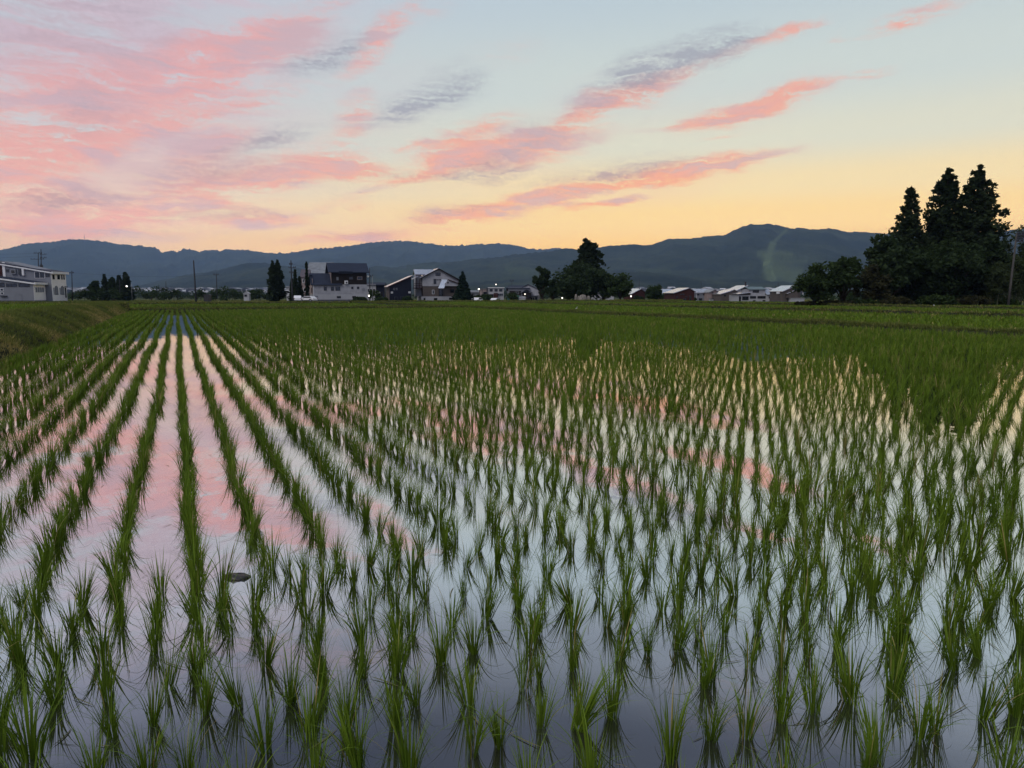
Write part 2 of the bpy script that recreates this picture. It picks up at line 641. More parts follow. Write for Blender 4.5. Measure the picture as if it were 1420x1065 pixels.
def sheet(name, u0, u1, v0, v1, z, mat, thick=.12):
    mb = MB()
    c = [uv2xy(u0, v0), uv2xy(u0, v1), uv2xy(u1, v1), uv2xy(u1, v0)]
    mb.slab(*[(float(x), float(y), z) for x, y in c], thick)
    return mb.build(name, mat)


def water_mat():
    m, nt, b = principled('paddy water')
    geo = nt.node('ShaderNodeNewGeometry')
    p = geo.outputs['Position']
    n = nt.noise(p, 1.3, 3, .5)
    n2 = nt.noise(p, 9, 2, .5)
    n3 = nt.noise(p, .5, 4, .6)
    bp = nt.node('ShaderNodeBump')
    bp.inputs['Strength'].default_value = .06
    bp.inputs['Distance'].default_value = .02
    nt.put(bp.inputs['Height'], nt.math('ADD', n, nt.math('MULTIPLY', n2, .12)))
    gl = nt.node('ShaderNodeBsdfGlossy')
    gl.inputs['Roughness'].default_value = .0
    nt.l.new(bp.outputs[0], gl.inputs['Normal'])
    nt.put(b.inputs['Base Color'], nt.mix(nt.range(n3, .35, .7), (.020, .020, .018), (.036, .034, .028)))
    b.inputs['Roughness'].default_value = .9
    b.inputs['Specular IOR Level'].default_value = 0
    dt = nt.vmath('DOT_PRODUCT', geo.outputs['Incoming'], (0, 0, 1))
    sn = nt.node('ShaderNodeVectorMath', operation='DOT_PRODUCT')
    nt.put(sn.inputs[0], geo.outputs['Incoming'])
    sn.inputs[1].default_value = (0, 0, 1)
    # reflectance against the sine of the grazing angle
    fac = nt.ramp(sn.outputs['Value'], [(0.0, (1, 1, 1)), (.25, (.99, .99, .99)), (.37, (.90, .90, .90)), (.45, (.70, .70, .70)), (.55, (.48, .48, .48)), (.7, (.30, .30, .30)), (1, (.15, .15, .15))])
    mx = nt.node('ShaderNodeMixShader')
    nt.put(mx.inputs[0], fac)
    nt.l.new(b.outputs[0], mx.inputs[1])
    nt.l.new(gl.outputs[0], mx.inputs[2])
    nt.l.new(mx.outputs[0], nt.n['Material Output'].inputs['Surface'])
    return m


WATER = water_mat()
tag(sheet('paddy_water', -1.5, U_END + .3, V_LEFT - .3, V_RIGHT + .3, 0.0, WATER), 'still water mirroring the sunset between the rice rows', kind='structure')
tag(sheet('paddy_water', 4, 96, 22.4, 75, -.03, WATER), 'water of the neighbouring paddy under dense rice', kind='structure')
tag(sheet('paddy_water', 4, 54, -34, -5.2, .47, WATER, .9), 'water of the raised paddy behind the grass bank', kind='structure')
tag(sheet('paddy_water', 58, 92, -70, 21, -.06, WATER), 'water of the paddy beyond the end of the rows', kind='structure')


# ------------------------------------------------------------------ hills and haze
def ridge(name, sil, dist, front, back, seed, mat, label, gully=1.0, base=0.0, dens=1.0, clear=None):
    """a mountain range: its crest follows the skyline sil (pixels) at dist metres, with slopes, spurs and gullies before and behind"""
    xs = np.array([p[0] for p in sil], float)
    ys = np.array([p[1] for p in sil], float)
    n = int((xs[-1] - xs[0]) / 1.5 * dens)
    px = np.linspace(xs[0], xs[-1], n)
    py = np.interp(px, xs, ys)
    k = np.array([.03, .2, .54, .2, .03])
    pad = np.pad(py, 2, mode='edge')
    py = np.convolve(pad, k, 'valid')
    dx = (px - W0 / 2) / FPX
    up = (H0 / 2 - py) / FPX
    ty, tz, tx = CP + up * SP, -SP + up * CP, dx
    crest = CAM_H + tz / ty * dist
    X0 = tx / ty * dist
    m = 46
    T = np.concatenate([np.linspace(-1, 0, m, endpoint=False), np.linspace(0, 1, 10)])
    rows = []
    for t in T:
        spread = front if t < 0 else back
        Y = dist + t * spread + 0 * X0
        X = X0 * (Y / dist)
        prof = (1 - abs(t)) ** 1.25 if t < 0 else (1 - t) ** 1.1
        g = fbm(X / 430 + 3.1 * seed, Y / 900 + seed, 5, seed)
        rg = 1 - np.abs(2 * fbm(X / 320 + .35 * np.sin(Y / 400), Y / 1500 + 5 * seed, 4, seed + 31) - 1)
        amp = min(1, abs(t) * 5) * (1 - abs(t)) ** .5
        Z = (crest - base) * (prof + gully * amp * (.34 * (rg - .72) + .26 * (g - .5))) + base
        # tree tops roughen every slope
        rough = (.6 * vnoise(X / 16.0, Y / 40.0, seed + 7) + .4 * vnoise(X / 8.0, Y / 40.0, seed + 8) + .5 * vnoise(X / 70.0, Y / 60.0, seed + 6) - .7) * (17 if abs(t) < .03 else 11) * dist / 5000 + (fbm(X / 60, Y / 80, 3, seed + 9) - .5) * 14 * min(1, abs(t) * 12 + .35)
        Z = np.where(Z > base + 4, Z + rough, Z)
        rows.append(np.stack([X, Y, Z], -1))
    V = np.concatenate(rows)
    r_, c_ = len(T), n
    i = np.arange((r_ - 1) * (c_ - 1))
    b = (i // (c_ - 1)) * c_ + i % (c_ - 1)
    F = np.stack([b, b + 1, b + c_ + 1, b + c_], -1)
    tint = np.zeros(len(V))
    if clear:
        dz = V[:, 2] - CAM_H
        sx = V[:, 0] / V[:, 1]
        cam_up = (dz / V[:, 1] * CP + SP) / (CP - dz / V[:, 1] * SP)
        qx = W0 / 2 + sx / (CP - dz / V[:, 1] * SP) * FPX
        qy = H0 / 2 - cam_up * FPX
        wob = (fbm(V[:, 0] / 90, V[:, 2] / 40, 3, 5) - .5)
        for cx0, cy0, cx1, cy1, hw, amt in clear:
            d = np.array((cx1 - cx0, cy1 - cy0), float)
            L = np.hypot(*d)
            a = ((qx - cx0) * d[0] + (qy - cy0) * d[1]) / L
            s = ((qx - cx0) * -d[1] + (qy - cy0) * d[0]) / L
            ok = np.clip(1.4 - np.abs(s + wob * hw) / hw, 0, 1) * ((a > 0) & (a < L)) * (V[:, 1] < dist)
            tint = np.maximum(tint, ok * amt)
    return tag(link_mesh(name, np_mesh(name, V, F, tint, smooth=False), mat), label, kind='structure')


def forest_mat(name, a, b_, grass):
    m, nt, b = principled(name)
    geo = nt.node('ShaderNodeNewGeometry')
    p = geo.outputs['Position']
    n = nt.noise(p, .004, 6, .65)
    n2 = nt.noise(p, .05, 4, .65)
    c = nt.mix(nt.range(n, .35, .68), a, b_)
    c = nt.mix(nt.range(n2, .3, .7, 0, .5), c, tuple(k * .45 for k in a))
    at_ = nt.node('ShaderNodeAttribute', attribute_name='tint')
    c = nt.mix(nt.math('MULTIPLY', at_.outputs['Fac'], nt.range(n2, .2, .6, .5, 1)), c, grass)
    nt.put(b.inputs['Base Color'], c)
    b.inputs['Roughness'].default_value = .95
    b.inputs['Specular IOR Level'].default_value = .05
    return m


SKY_LEFT = [(-620, 396), (-480, 372), (-360, 360), (-250, 352), (-160, 358), (-60, 353), (0, 347), (25, 341), (40, 338), (75, 335), (100, 332), (117, 332), (145, 335.5), (175, 340), (200, 342), (217, 344), (225, 350), (235, 347), (246, 350.5), (255, 345),
            (262, 345), (277, 350), (285, 346.5), (298, 347.5), (307, 348.5), (312, 345), (330, 346.5), (345, 347), (370, 350), (398, 352), (405, 349.5), (425, 347), (440, 344), (460, 344), (480, 341), (505, 338),
            (520, 336), (540, 334), (560, 334), (590, 337), (620, 341), (640, 341), (665, 339), (680, 338), (700, 339), (720, 341), (737, 346), (752, 346.5), (770, 344), (790, 347), (840, 358), (900, 374), (960, 392)]
SKY_RIGHT = [(150, 404), (180, 398), (251, 383), (295, 376), (318, 370), (344, 364.5), (369, 365.5), (420, 373), (470, 375), (508, 370.5), (518, 369), (548, 371.5), (577, 365), (597, 363), (626, 363.5), (640, 362), (686, 357.5),
             (713, 354), (735, 350.5), (750, 349), (768, 347.5), (786, 344), (800, 346.5), (815, 344.5), (840, 341.5), (855, 339.5), (862, 340), (880, 338.5), (900, 340), (915, 336.5), (925, 332.5), (932, 331.5), (955, 331.5), (975, 328), (990, 326.5),
             (1003, 327), (1012, 323), (1030, 313.5), (1043, 310.5), (1058, 311), (1070, 310), (1084, 313), (1096, 317.5), (1108, 316.5), (1118, 318), (1135, 318), (1150, 317), (1165, 319), (1178, 322), (1205, 322), (1240, 325), (1290, 327), (1330, 326),
             (1360, 322), (1385, 323), (1400, 319), (1440, 316), (1500, 322), (1580, 330), (1700, 326), (1850, 344), (2000, 372)]
FOREST = forest_mat('forest on hills', (.008, .015, .008), (.042, .054, .024), (.10, .13, .055))
ridge('mountains', SKY_LEFT, 6400, 2600, 900, 3, FOREST, 'long wooded ridge fading blue behind the far town', gully=1.0, base=4)
ridge('mountains', SKY_RIGHT, 3500, 1500, 600, 8, FOREST, 'nearer wooded mountain with a pale green ski run', gully=1.05, base=6,
      clear=[(1092, 318, 1070, 338, 2.2, .6), (1072, 336, 1064, 356, 5, .7), (1050, 352, 1100, 353, 4, .5), (1064, 352, 1072, 392, 9, .75), (1070, 372, 1110, 385, 14, .6),
             (1058, 366, 1067, 366, 3, 1.5), (1070, 376, 1075, 386, 1.4, 1.6), (880, 378, 930, 376, 4, .25), (700, 372, 760, 380, 5, .25), (1085, 362, 1120, 362, 3, .4)])
ridge('hills', [(520, 404), (600, 397), (680, 390), (740, 386), (800, 384), (850, 379), (890, 377), (930, 381), (980, 387), (1020, 386), (1090, 392), (1180, 398), (1260, 402)], 2200, 650, 320, 15, FOREST,
      'low dark wooded foothills in front of the mountain', gully=.8, base=4)


def build_haze():
    mb = MB()
    mb.box(-9200, 6600, -120, 7450, -4, 620)
    m = bpy.data.materials.new('evening haze')
    m.use_nodes = True
    nt = NT(m.node_tree)
    nt.n.clear()
    v = nt.node('ShaderNodeVolumePrincipled')
    v.inputs['Color'].default_value = (.44, .66, 1.0, 1)
    v.inputs['Density'].default_value = HAZE
    v.inputs['Anisotropy'].default_value = 0.0
    o = nt.node('ShaderNodeOutputMaterial')
    nt.l.new(v.outputs[0], o.inputs['Volume'])

    tag(mb.build('haze', m), 'thin blue evening haze lying over the plain', kind='stuff')


import os
if not os.environ.get('NOHAZE'):
    build_haze()

# ------------------------------------------------------------------ rice
RICE = leaf_mat('rice leaves', (.052, .106, .007), (.172, .258, .022), trans=.18, scale=.8, rough=.6, spec=.14, straw=(.34, .27, .10))


def blades(n, seg, len_lo, len_hi, w, spread, rng, lean=(2, 18), bend=(8, 125)):
    """n curved tapering leaf blades round one stool: vertices, quads, tint"""
    phi = rng.uniform(0, 2 * np.pi, n)
    L = rng.uniform(len_lo, len_hi, n)
    a0 = np.radians(rng.uniform(lean[0], lean[1], n)) * rng.uniform(.4, 1, n)
    a1 = a0 + np.radians(rng.uniform(bend[0], bend[1], n)) * rng.uniform(.1, 1, n) ** 1.6
    a1 = a1 + np.radians(np.where(rng.uniform(0, 1, n) < .16, rng.uniform(25, 60, n), 0))
    br = spread * np.sqrt(rng.uniform(0, 1, n))
    bx, by = br * np.cos(phi), br * np.sin(phi)
    tw = rng.uniform(-.7, .7, n)
    t = np.linspace(0, 1, seg + 1)
    ang = a0[:, None] + (a1 - a0)[:, None] * t[None, :] ** 1.6
    ds = L[:, None] / seg
    hx = np.concatenate([np.zeros((n, 1)), np.cumsum(np.sin((ang[:, 1:] + ang[:, :-1]) / 2) * ds, 1)], 1)
    hz = np.concatenate([np.zeros((n, 1)), np.cumsum(np.cos((ang[:, 1:] + ang[:, :-1]) / 2) * ds, 1)], 1)
    x = bx[:, None] + hx * np.cos(phi)[:, None]
    y = by[:, None] + hx * np.sin(phi)[:, None]
    wd = w * rng.uniform(.7, 1.25, n)[:, None] * (np.minimum(1, .55 + 1.6 * t) * (1 - t ** 2.2) + .04)[None, :]
    sx, sy = -np.sin(phi + tw)[:, None] * wd / 2, np.cos(phi + tw)[:, None] * wd / 2
    P = np.stack([np.stack([x - sx, y - sy, hz], -1), np.stack([x + sx, y + sy, hz], -1)], 2)   # n, seg+1, 2, 3
    V = P.reshape(-1, 3)
    V[:, 2] -= .012
    base = (np.arange(n) * (seg + 1) * 2)[:, None] + (np.arange(seg) * 2)[None, :]
    F = np.stack([base, base + 1, base + 3, base + 2], -1).reshape(-1, 4)
    tint = np.repeat(rng.uniform(0, 1, n), (seg + 1) * 2)
    return V, F, tint


def templates(k, n, seg, w, seed, lo=.11, hi=.225, spread=.018):
    rng = np.random.default_rng(seed)
    return [blades(int(n * rng.uniform(.7, 1.25)), seg, lo, hi, w, spread, rng) for _ in range(k)]


def scatter(tpl, xyz, sc, rot, rng):
    """merge transformed copies of the templates into one vertex / face / tint array"""
    which = rng.integers(0, len(tpl), len(xyz))
    tx, ty = rng.normal(0, .11, (2, len(xyz), 1))
    Vs, Fs, Ts, off = [], [], [], 0
    for k, (V, F, T) in enumerate(tpl):
        idx = np.nonzero(which == k)[0]
        if not len(idx):
            continue
        c, s = np.cos(rot[idx])[:, None], np.sin(rot[idx])[:, None]
        q = sc[idx][:, None]
        x = (V[None, :, 0] * c - V[None, :, 1] * s) * q + xyz[idx, 0:1]
        y = (V[None, :, 0] * s + V[None, :, 1] * c) * q + xyz[idx, 1:2]
        z = V[None, :, 2] * q + xyz[idx, 2:3]
        x = x + tx[idx] * V[None, :, 2] * q
        y = y + ty[idx] * V[None, :, 2] * q
        Vs.append(np.stack([x, y, z], -1).reshape(-1, 3))
        Fs.append((F[None] + (off + np.arange(len(idx)) * len(V))[:, None, None]).reshape(-1, F.shape[1]))
        tj = np.clip(T[None, :] * .8 + rng.normal(.1, .16, len(idx))[:, None], 0, 1)
        Ts.append(tj.reshape(-1))
        off += len(idx) * len(V)
    return np.concatenate(Vs), np.concatenate(Fs), np.concatenate(Ts)


def hill_grid(u0, u1, v0, v1, du, dv, jit, rng, phase=True):
    us, vs = np.arange(u0, u1, du), np.arange(v0, v1, dv)
    U, Vv = np.meshgrid(us, vs, indexing='ij')
    if phase:    # the machine's phase drifts slowly from pass to pass
        U = U + .05 * (vnoise(Vv / 1.9, U / 14, 5) - .5) * 2 * du
        Vv = Vv + .035 * (vnoise(U / 5.0, np.floor(Vv / 1.8), 6) - .5) * 2
    U = U + rng.normal(0, jit, U.shape)
    Vv = Vv + rng.normal(0, jit, U.shape)
    x, y = uv2xy(U.ravel(), Vv.ravel())
    return np.stack([x, y], -1)


def in_view(xy, margin=1.5):
    x, y = xy[:, 0], xy[:, 1]
    return (y > .9) & (np.abs(x) < .74 * y + margin)


def build_rice():
    rng = np.random.default_rng(5)
    HEAD = 3.15
    main = hill_grid(HEAD + .12, U_END - .5, V_LEFT + .32, V_RIGHT - .2, .16, .30, .015, rng)
    head = hill_grid(HEAD - 10 * .245, HEAD + .01, V_LEFT + .3, 9, .245, .128, .024, rng)
    main = main[rng.uniform(0, 1, len(main)) > .005]
    head = head[rng.uniform(0, 1, len(head)) > .06]
    P = np.concatenate([main, head])
    P = P[in_view(P)]
    d = np.hypot(P[:, 0], P[:, 1])
    P = P[np.argsort(d)]
    d = np.sort(d)
    size = .82 + .36 * fbm(P[:, 0] * .6, P[:, 1] * .6, 3, 3) + rng.normal(0, .11, len(P))
    size = np.clip(size, .62, 1.4)
    # which stools show inside the frame, nearest first
    tz = -CAM_H + .1
    cy = P[:, 1] * CP - tz * SP
    px = W0 / 2 + FPX * P[:, 0] / cy
    py = H0 / 2 - FPX * (P[:, 1] * SP + tz * CP) / cy
    vis = (px > 0) & (px < W0) & (py < H0 - 2)
    near = np.nonzero(vis)[0][:300]
    tpl = [np_mesh('rice_clump', V, F, T) for V, F, T in templates(18, 50, 8, .0034, 21)]
    for me in tpl:
        me.materials.append(RICE)
    for i in near:
        o = bpy.data.objects.new('rice_clump', tpl[int(rng.integers(0, len(tpl)))])
        o.location = (P[i, 0], P[i, 1], 0)
        o.rotation_euler = (float(rng.normal(0, .1)), float(rng.normal(0, .1)), float(rng.uniform(0, 6.28)))
        s = float(size[i])
        o.scale = (s * float(rng.uniform(.85, 1.2)), s * float(rng.uniform(.85, 1.2)), s)
        tag(o, 'young green rice clump standing singly in mirror-like water along the near edge of the paddy', 'rice plant', 'rice clumps at the near edge of the paddy')
        COL.objects.link(o)
    keep = np.ones(len(P), bool)
    keep[near] = False
    P, d, size = P[keep], d[keep], size[keep]
    parts = []
    for lo, hi, n, seg, w, sd in ((0, 8, 44, 6, .0037, 31), (8, 15, 28, 4, .0054, 32), (15, 26, 17, 3, .0090, 33), (26, 90, 11, 2, .018, 34)):
        m = (d >= lo) & (d < hi)
        xyz = np.concatenate([P[m], np.zeros((m.sum(), 1))], 1)
        parts.append(scatter(templates(16, n, seg, w, sd), xyz, size[m] * (.97 if lo < 15 else .9), rng.uniform(0, 6.28, m.sum()), rng))
    # neighbouring paddies
    for u0, u1, v0, v1, z, du, dv, n, w in ((4, 54, -30, -5.5, .47, .3, .3, 11, .03), (5, 95, 22.9, 74, -.03, .5, .3, 10, .045), (58, 92, -60, 20.5, -.06, .6, .4, 8, .06)):
        q = hill_grid(u0, u1, v0, v1, du, dv, .03 if u0 < 50 else .2, rng)
        q = q[(q[:, 1] > 1) & (np.abs(q[:, 0]) < 1.05 * q[:, 1] + 3)]
        xyz = np.concatenate([q, np.full((len(q), 1), z)], 1)
        parts.append(scatter(templates(8, n, 2, w, 35, spread=.06), xyz, .9 + .3 * rng.uniform(0, 1, len(q)), rng.uniform(0, 6.28, len(q)), rng))
    V, F, T, off = [], [], [], 0
    for a, b, c in parts:
        V.append(a)
        F.append(b + off)
        T.append(c)
        off += len(a)
    tag(link_mesh('rice_plants', np_mesh('rice_plants', np.concatenate(V), np.concatenate(F), np.concatenate(T)), RICE), 'countless green rice plants in straight rows filling the paddies', kind='stuff')


if not os.environ.get('NORICE'):
    build_rice()

def build_litter():
    """cut leaves and stalks afloat between the plants"""
    rng = np.random.default_rng(41)
    n = 420
    y = .9 + 6.5 * rng.uniform(0, 1, n) ** 1.4
    x = rng.uniform(-.74, .74, n) * y
    tp = []
    for k in range(8):
        t = np.linspace(0, 1, 6)
        L, w, c = rng.uniform(.03, .11), rng.uniform(.0022, .0045), rng.uniform(-.7, .7)
        px_, py_ = L * (t - .5), c * L * (t - .5) ** 2
        ww = w * (1 - np.abs(2 * t - 1) ** 2.5 * .9) / 2
        zz = .002 + .004 * rng.uniform(0, 1) * t
        V = np.stack([np.stack([px_, py_ - ww, zz], -1), np.stack([px_, py_ + ww, zz], -1)], 1).reshape(-1, 3)
        b = np.arange(5) * 2
        tp.append((V, np.stack([b, b + 1, b + 3, b + 2], -1), np.full(len(V), rng.uniform(0, 1))))
    V, F, T = scatter(tp, np.stack([x, y, np.zeros(n)], -1), rng.uniform(.6, 1.3, n), rng.uniform(0, 6.28, n), rng)
    tag(link_mesh('floating_leaves', np_mesh('floating_leaves', V, F, T), leaf_mat('floating leaf litter', (.035, .045, .012), (.26, .22, .10), trans=.1, scale=3, rough=.6)), 'bits of cut leaf and straw floating on the paddy water', kind='stuff')


build_litter()

# ------------------------------------------------------------------ banks and grass
BANK = solid('bare bank soil', (.030, .034, .013), .95, .35, 3.0, spec=.1)
GRASS_DRY = leaf_mat('dry bank grass', (.14, .14, .036), (.40, .32, .13), trans=.25, scale=.9, rough=.8, spec=.1)
GRASS_GREEN = leaf_mat('field edge grass', (.056, .084, .017), (.165, .185, .05), trans=.3, scale=.5, rough=.8, spec=.1)


def bank(name, path, prof, label, seed, side=1):
    """an earth bank: the cross profile [(offset, height)] swept along path [(u, v)], with uneven sides"""
    P = []
    for (u0, v0), (u1, v1) in zip(path[:-1], path[1:]):
        n = max(2, int(math.hypot(u1 - u0, v1 - v0) / .4))
        for k in range(n):
            P.append((u0 + (u1 - u0) * k / n, v0 + (v1 - v0) * k / n))
    P.append(path[-1])
    P = np.array(P)
    D = np.gradient(P, axis=0)
    D /= np.linalg.norm(D, axis=1)[:, None]
    N = np.stack([-D[:, 1], D[:, 0]], -1) * side
    rows = []
    for off, z in prof:
        q = P + N * off
        x, y = uv2xy(q[:, 0], q[:, 1])
        wob = (fbm(x * 1.1, y * 1.1, 3, seed) - .5)
        rows.append(np.stack([x + wob * .25, y + wob * .15, z + wob * .16 * (1 if z > 0 else .3)], -1))
    V = np.concatenate(rows)
    m, n = len(P), len(prof)
    i = np.arange((n - 1) * (m - 1))
    b = (i // (m - 1)) * m + i % (m - 1)
    F = np.stack([b, b + m, b + m + 1, b + 1], -1)
    return tag(link_mesh(name, np_mesh(name, V, F, smooth=True), BANK), label, kind='structure'), rows


def tufts_on(rows, density, rng, zmin=-.5):
    """random points over a swept bank"""
    out = []
    for a, b in zip(rows[:-1], rows[1:]):
        seg = np.linalg.norm(b - a, axis=1)
        step = np.linalg.norm(np.diff(a, axis=0), axis=1)
        area = (seg[:-1] * step).sum()
        n = int(area * density)
        i = rng.integers(0, len(a) - 1, n)
        s, t = rng.uniform(0, 1, (2, n, 1))
        out.append((a[i] * (1 - s) + a[i + 1] * s) * (1 - t) + (b[i] * (1 - s) + b[i + 1] * s) * t)
    P = np.concatenate(out)
    return P[(P[:, 2] > zmin)]


def build_banks():
    rng = np.random.default_rng(77)
    _, left = bank('earth_bank', [(-3, V_LEFT), (56.5, V_LEFT)], [(-.12, -.2), (0, .02), (.35, .27), (.75, .5), (1.1, .62), (1.7, .64), (2.15, .57), (2.5, .42)], 'raised bank of dry yellow-brown grass along the paddy', 4, -1)
    _, right = bank('earth_bank', [(2, V_RIGHT + .1), (100, V_RIGHT + .1)], [(.2, -.2), (.02, .02), (-.10, .10), (-.25, .16), (-.6, .15), (-.8, .02), (-.9, -.1)], 'low dark bank between the paddy and its neighbour', 5, -1)
    _, endb = bank('earth_bank', [(U_END, -3.4), (U_END, V_RIGHT + .6)], [(.3, -.2), (0, .0), (-.25, .16), (-1.1, .2), (-1.5, .0), (-1.7, -.2)], 'low bank across the far end of the rows', 6)
    _, endl = bank('earth_bank', [(54.3, -34), (55, -2.9)], [(.4, .1), (0, .52), (-.5, .6), (-1.2, .5), (-2.2, -.3)], 'grass bank closing the raised paddy', 7)
    _, r2 = bank('earth_bank', [(8, 39), (90, 39)], [(.4, -.1), (.1, .08), (-.2, .2), (-.5, .2), (-.9, -.1)], 'low bank between two rice plots', 8)
    _, r3 = bank('earth_bank', [(10, 57), (92, 57)], [(.4, -.1), (.1, .08), (-.2, .2), (-.6, .2), (-1, -.1)], 'low bank before the grove', 9)
    _, e2 = bank('earth_bank', [(92.5, -75), (93.5, 20)], [(.4, -.2), (0, -.02), (-.3, .14), (-1.0, .16), (-1.6, -.5)], 'low bank beyond the second paddy', 10)
    _, e3 = bank('earth_bank', [(96, 21), (96.5, 76)], [(.4, -.2), (0, .05), (-.3, .18), (-1.2, .18), (-1.8, -.5)], 'low bank along the far edge of the plots', 12)

    def tpl(n, seg, w, lo, hi, sd, sp):
        r = np.random.default_rng(sd)
        return [blades(n, seg, lo, hi, w, sp, r, lean=(5, 60), bend=(10, 70)) for _ in range(10)]
    parts_dry, parts_gr = [], []

    def add(lst, P, T, smin=.7, smax=1.3):
        k = in_view(P[:, :2], 3)
        P = P[k]
        lst.append(scatter(T, P, rng.uniform(smin, smax, len(P)), rng.uniform(0, 6.28, len(P)), rng))
    p = tufts_on(left, 150, rng)
    f = fbm(p[:, 0] * .45, p[:, 1] * .45, 3, 2) + (p[:, 2] - .3) * .35
    add(parts_dry, p[f < .53], tpl(7, 2, .010, .05, .13, 1, .05))
    add(parts_gr, p[f >= .40], tpl(7, 2, .010, .06, .15, 2, .05))
    p = tufts_on(right, 160, rng, .09)
    add(parts_gr, p, tpl(8, 2, .018, .05, .15, 3, .07))
    add(parts_dry, p[::5], tpl(5, 2, .016, .05, .13, 4, .06))
    for r_ in (endb, endl):
        p = tufts_on(r_, 45, rng)
        add(parts_gr, p, tpl(6, 2, .03, .08, .2, 5, .08))
        add(parts_dry, p[::3], tpl(5, 2, .03, .06, .16, 6, .08))
    for r_ in (r2, r3, e2, e3):
        p = tufts_on(r_, 22, rng)
        add(parts_gr, p, tpl(6, 2, .05, .08, .22, 7, .1))
        add(parts_dry, p[::2], tpl(5, 2, .05, .06, .18, 8, .1))
    # rough verge and meadow out to the houses
    n = 26000
    az = rng.uniform(-.74, .74, n)
    q = 92 + 130 * rng.uniform(0, 1, n) ** 1.3
    X, Y = q * np.tan(az), q
    P = np.stack([X, Y, ground_z(X, Y)], -1)
    u = X * EU[0] + Y * EU[1]
    P = P[(u > 95) | ((X * EV[0] + Y * EV[1]) < -36)]
    g = fbm(P[:, 0] * .03, P[:, 1] * .06, 3, 8)
    add(parts_gr, P[g > .44], tpl(6, 2, .10, .1, .3, 9, .3))
    add(parts_dry, P[g < .5], tpl(6, 2, .10, .1, .28, 10, .3))
    for lst, nm, mt, lb in ((parts_dry, 'dry_grass', GRASS_DRY, 'short dry yellowish grass on the banks and verges'), (parts_gr, 'grass', GRASS_GREEN, 'green grass and weeds on the banks and verges')):
        V, F, T, off = [], [], [], 0
        for a, b, c in lst:
            V.append(a)
            F.append(b + off)
            T.append(c)
            off += len(a)
        tag(link_mesh(nm, np_mesh(nm, np.concatenate(V), np.concatenate(F), np.concatenate(T)), mt), lb, kind='stuff')


build_banks()

# ------------------------------------------------------------------ trees
BARK = solid('tree bark', (.055, .042, .030), .95, .35, 4.0, spec=.1, bump=.4)
BARK_PALE = solid('bamboo stems', (.12, .13, .07), .8, .3, 3.0, spec=.2)
LEAF = {
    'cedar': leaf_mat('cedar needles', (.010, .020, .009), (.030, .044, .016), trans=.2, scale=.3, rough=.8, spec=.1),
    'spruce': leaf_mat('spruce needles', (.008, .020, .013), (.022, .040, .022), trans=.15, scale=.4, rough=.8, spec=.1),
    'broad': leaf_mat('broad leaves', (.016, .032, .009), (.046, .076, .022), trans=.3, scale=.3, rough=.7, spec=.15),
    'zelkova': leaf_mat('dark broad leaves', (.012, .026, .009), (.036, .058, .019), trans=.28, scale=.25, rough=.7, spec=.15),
    'bamboo': leaf_mat('bamboo leaves', (.022, .036, .012), (.058, .078, .028), trans=.3, scale=.4, rough=.7, spec=.15),
    'shrub': leaf_mat('shrub leaves', (.014, .030, .008), (.044, .068, .018), trans=.25, scale=.8, rough=.8, spec=.1),
    'maple': leaf_mat('reddish leaves', (.022, .024, .011), (.050, .050, .020), trans=.25, scale=.5, rough=.8, spec=.1),
}


def leaf_cards(P, size, rng, aspect=1.7, up=.0):
    """small pointed leaf sprays (four-cornered, folded) scattered at points P"""
    n = len(P)
    d = rng.normal(0, 1, (n, 3))
    d[:, 2] = d[:, 2] * .7 + up
    d /= np.linalg.norm(d, axis=1)[:, None]
    e = np.cross(d, rng.normal(0, 1, (n, 3)))
    e /= np.linalg.norm(e, axis=1)[:, None] + 1e-9
    s = size * rng.uniform(.55, 1.35, n)[:, None]
    a = P - d * s * .5
    c = P + d * s * .5
    b = P + e * s * (.5 / aspect) + d * s * rng.uniform(-.15, .15, n)[:, None]
    f = P - e * s * (.5 / aspect) + d * s * rng.uniform(-.15, .15, n)[:, None]
    V = np.stack([a, b, c, f], 1).reshape(-1, 3)
    F = np.arange(4 * n).reshape(n, 4)
    return V, F


def clumps(centres, radii, n_each, rng, hollow=.5, flat=1.0):
    """points in clumps: each a fuzzy ball thicker towards its skin"""
    k = len(centres)
    d = rng.normal(0, 1, (k, n_each, 3))
    d /= np.linalg.norm(d, axis=2)[:, :, None]
    r = (hollow + (1 - hollow) * rng.uniform(0, 1, (k, n_each))) ** .7 * rng.uniform(.75, 1.12, (k, n_each))
    q = d * r[:, :, None] * radii[:, None, None]
    q[:, :, 2] *= flat
    return (centres[:, None, :] + q).reshape(-1, 3)


def tree_object(name, label, cat, group, loc, trunk, P, size, leaf, rng, aspect=1.7, up=0.0, bark=None, crown='crown'):
    root = tag(empty(name, loc), label, cat, group)
    trunk.build('trunk', bark or BARK, root, smooth=True)
    V, F = leaf_cards(P, size, rng, aspect, up)
    clump_t = fbm(P[:, 0] * .8, P[:, 2] * .8 + P[:, 1] * .5, 3, 4)
    t = np.clip(clump_t + rng.normal(0, .2, len(P)), 0, 1)
    link_mesh(crown, np_mesh('crown', V, F, np.repeat(t, 4)), LEAF[leaf], root)
    return root


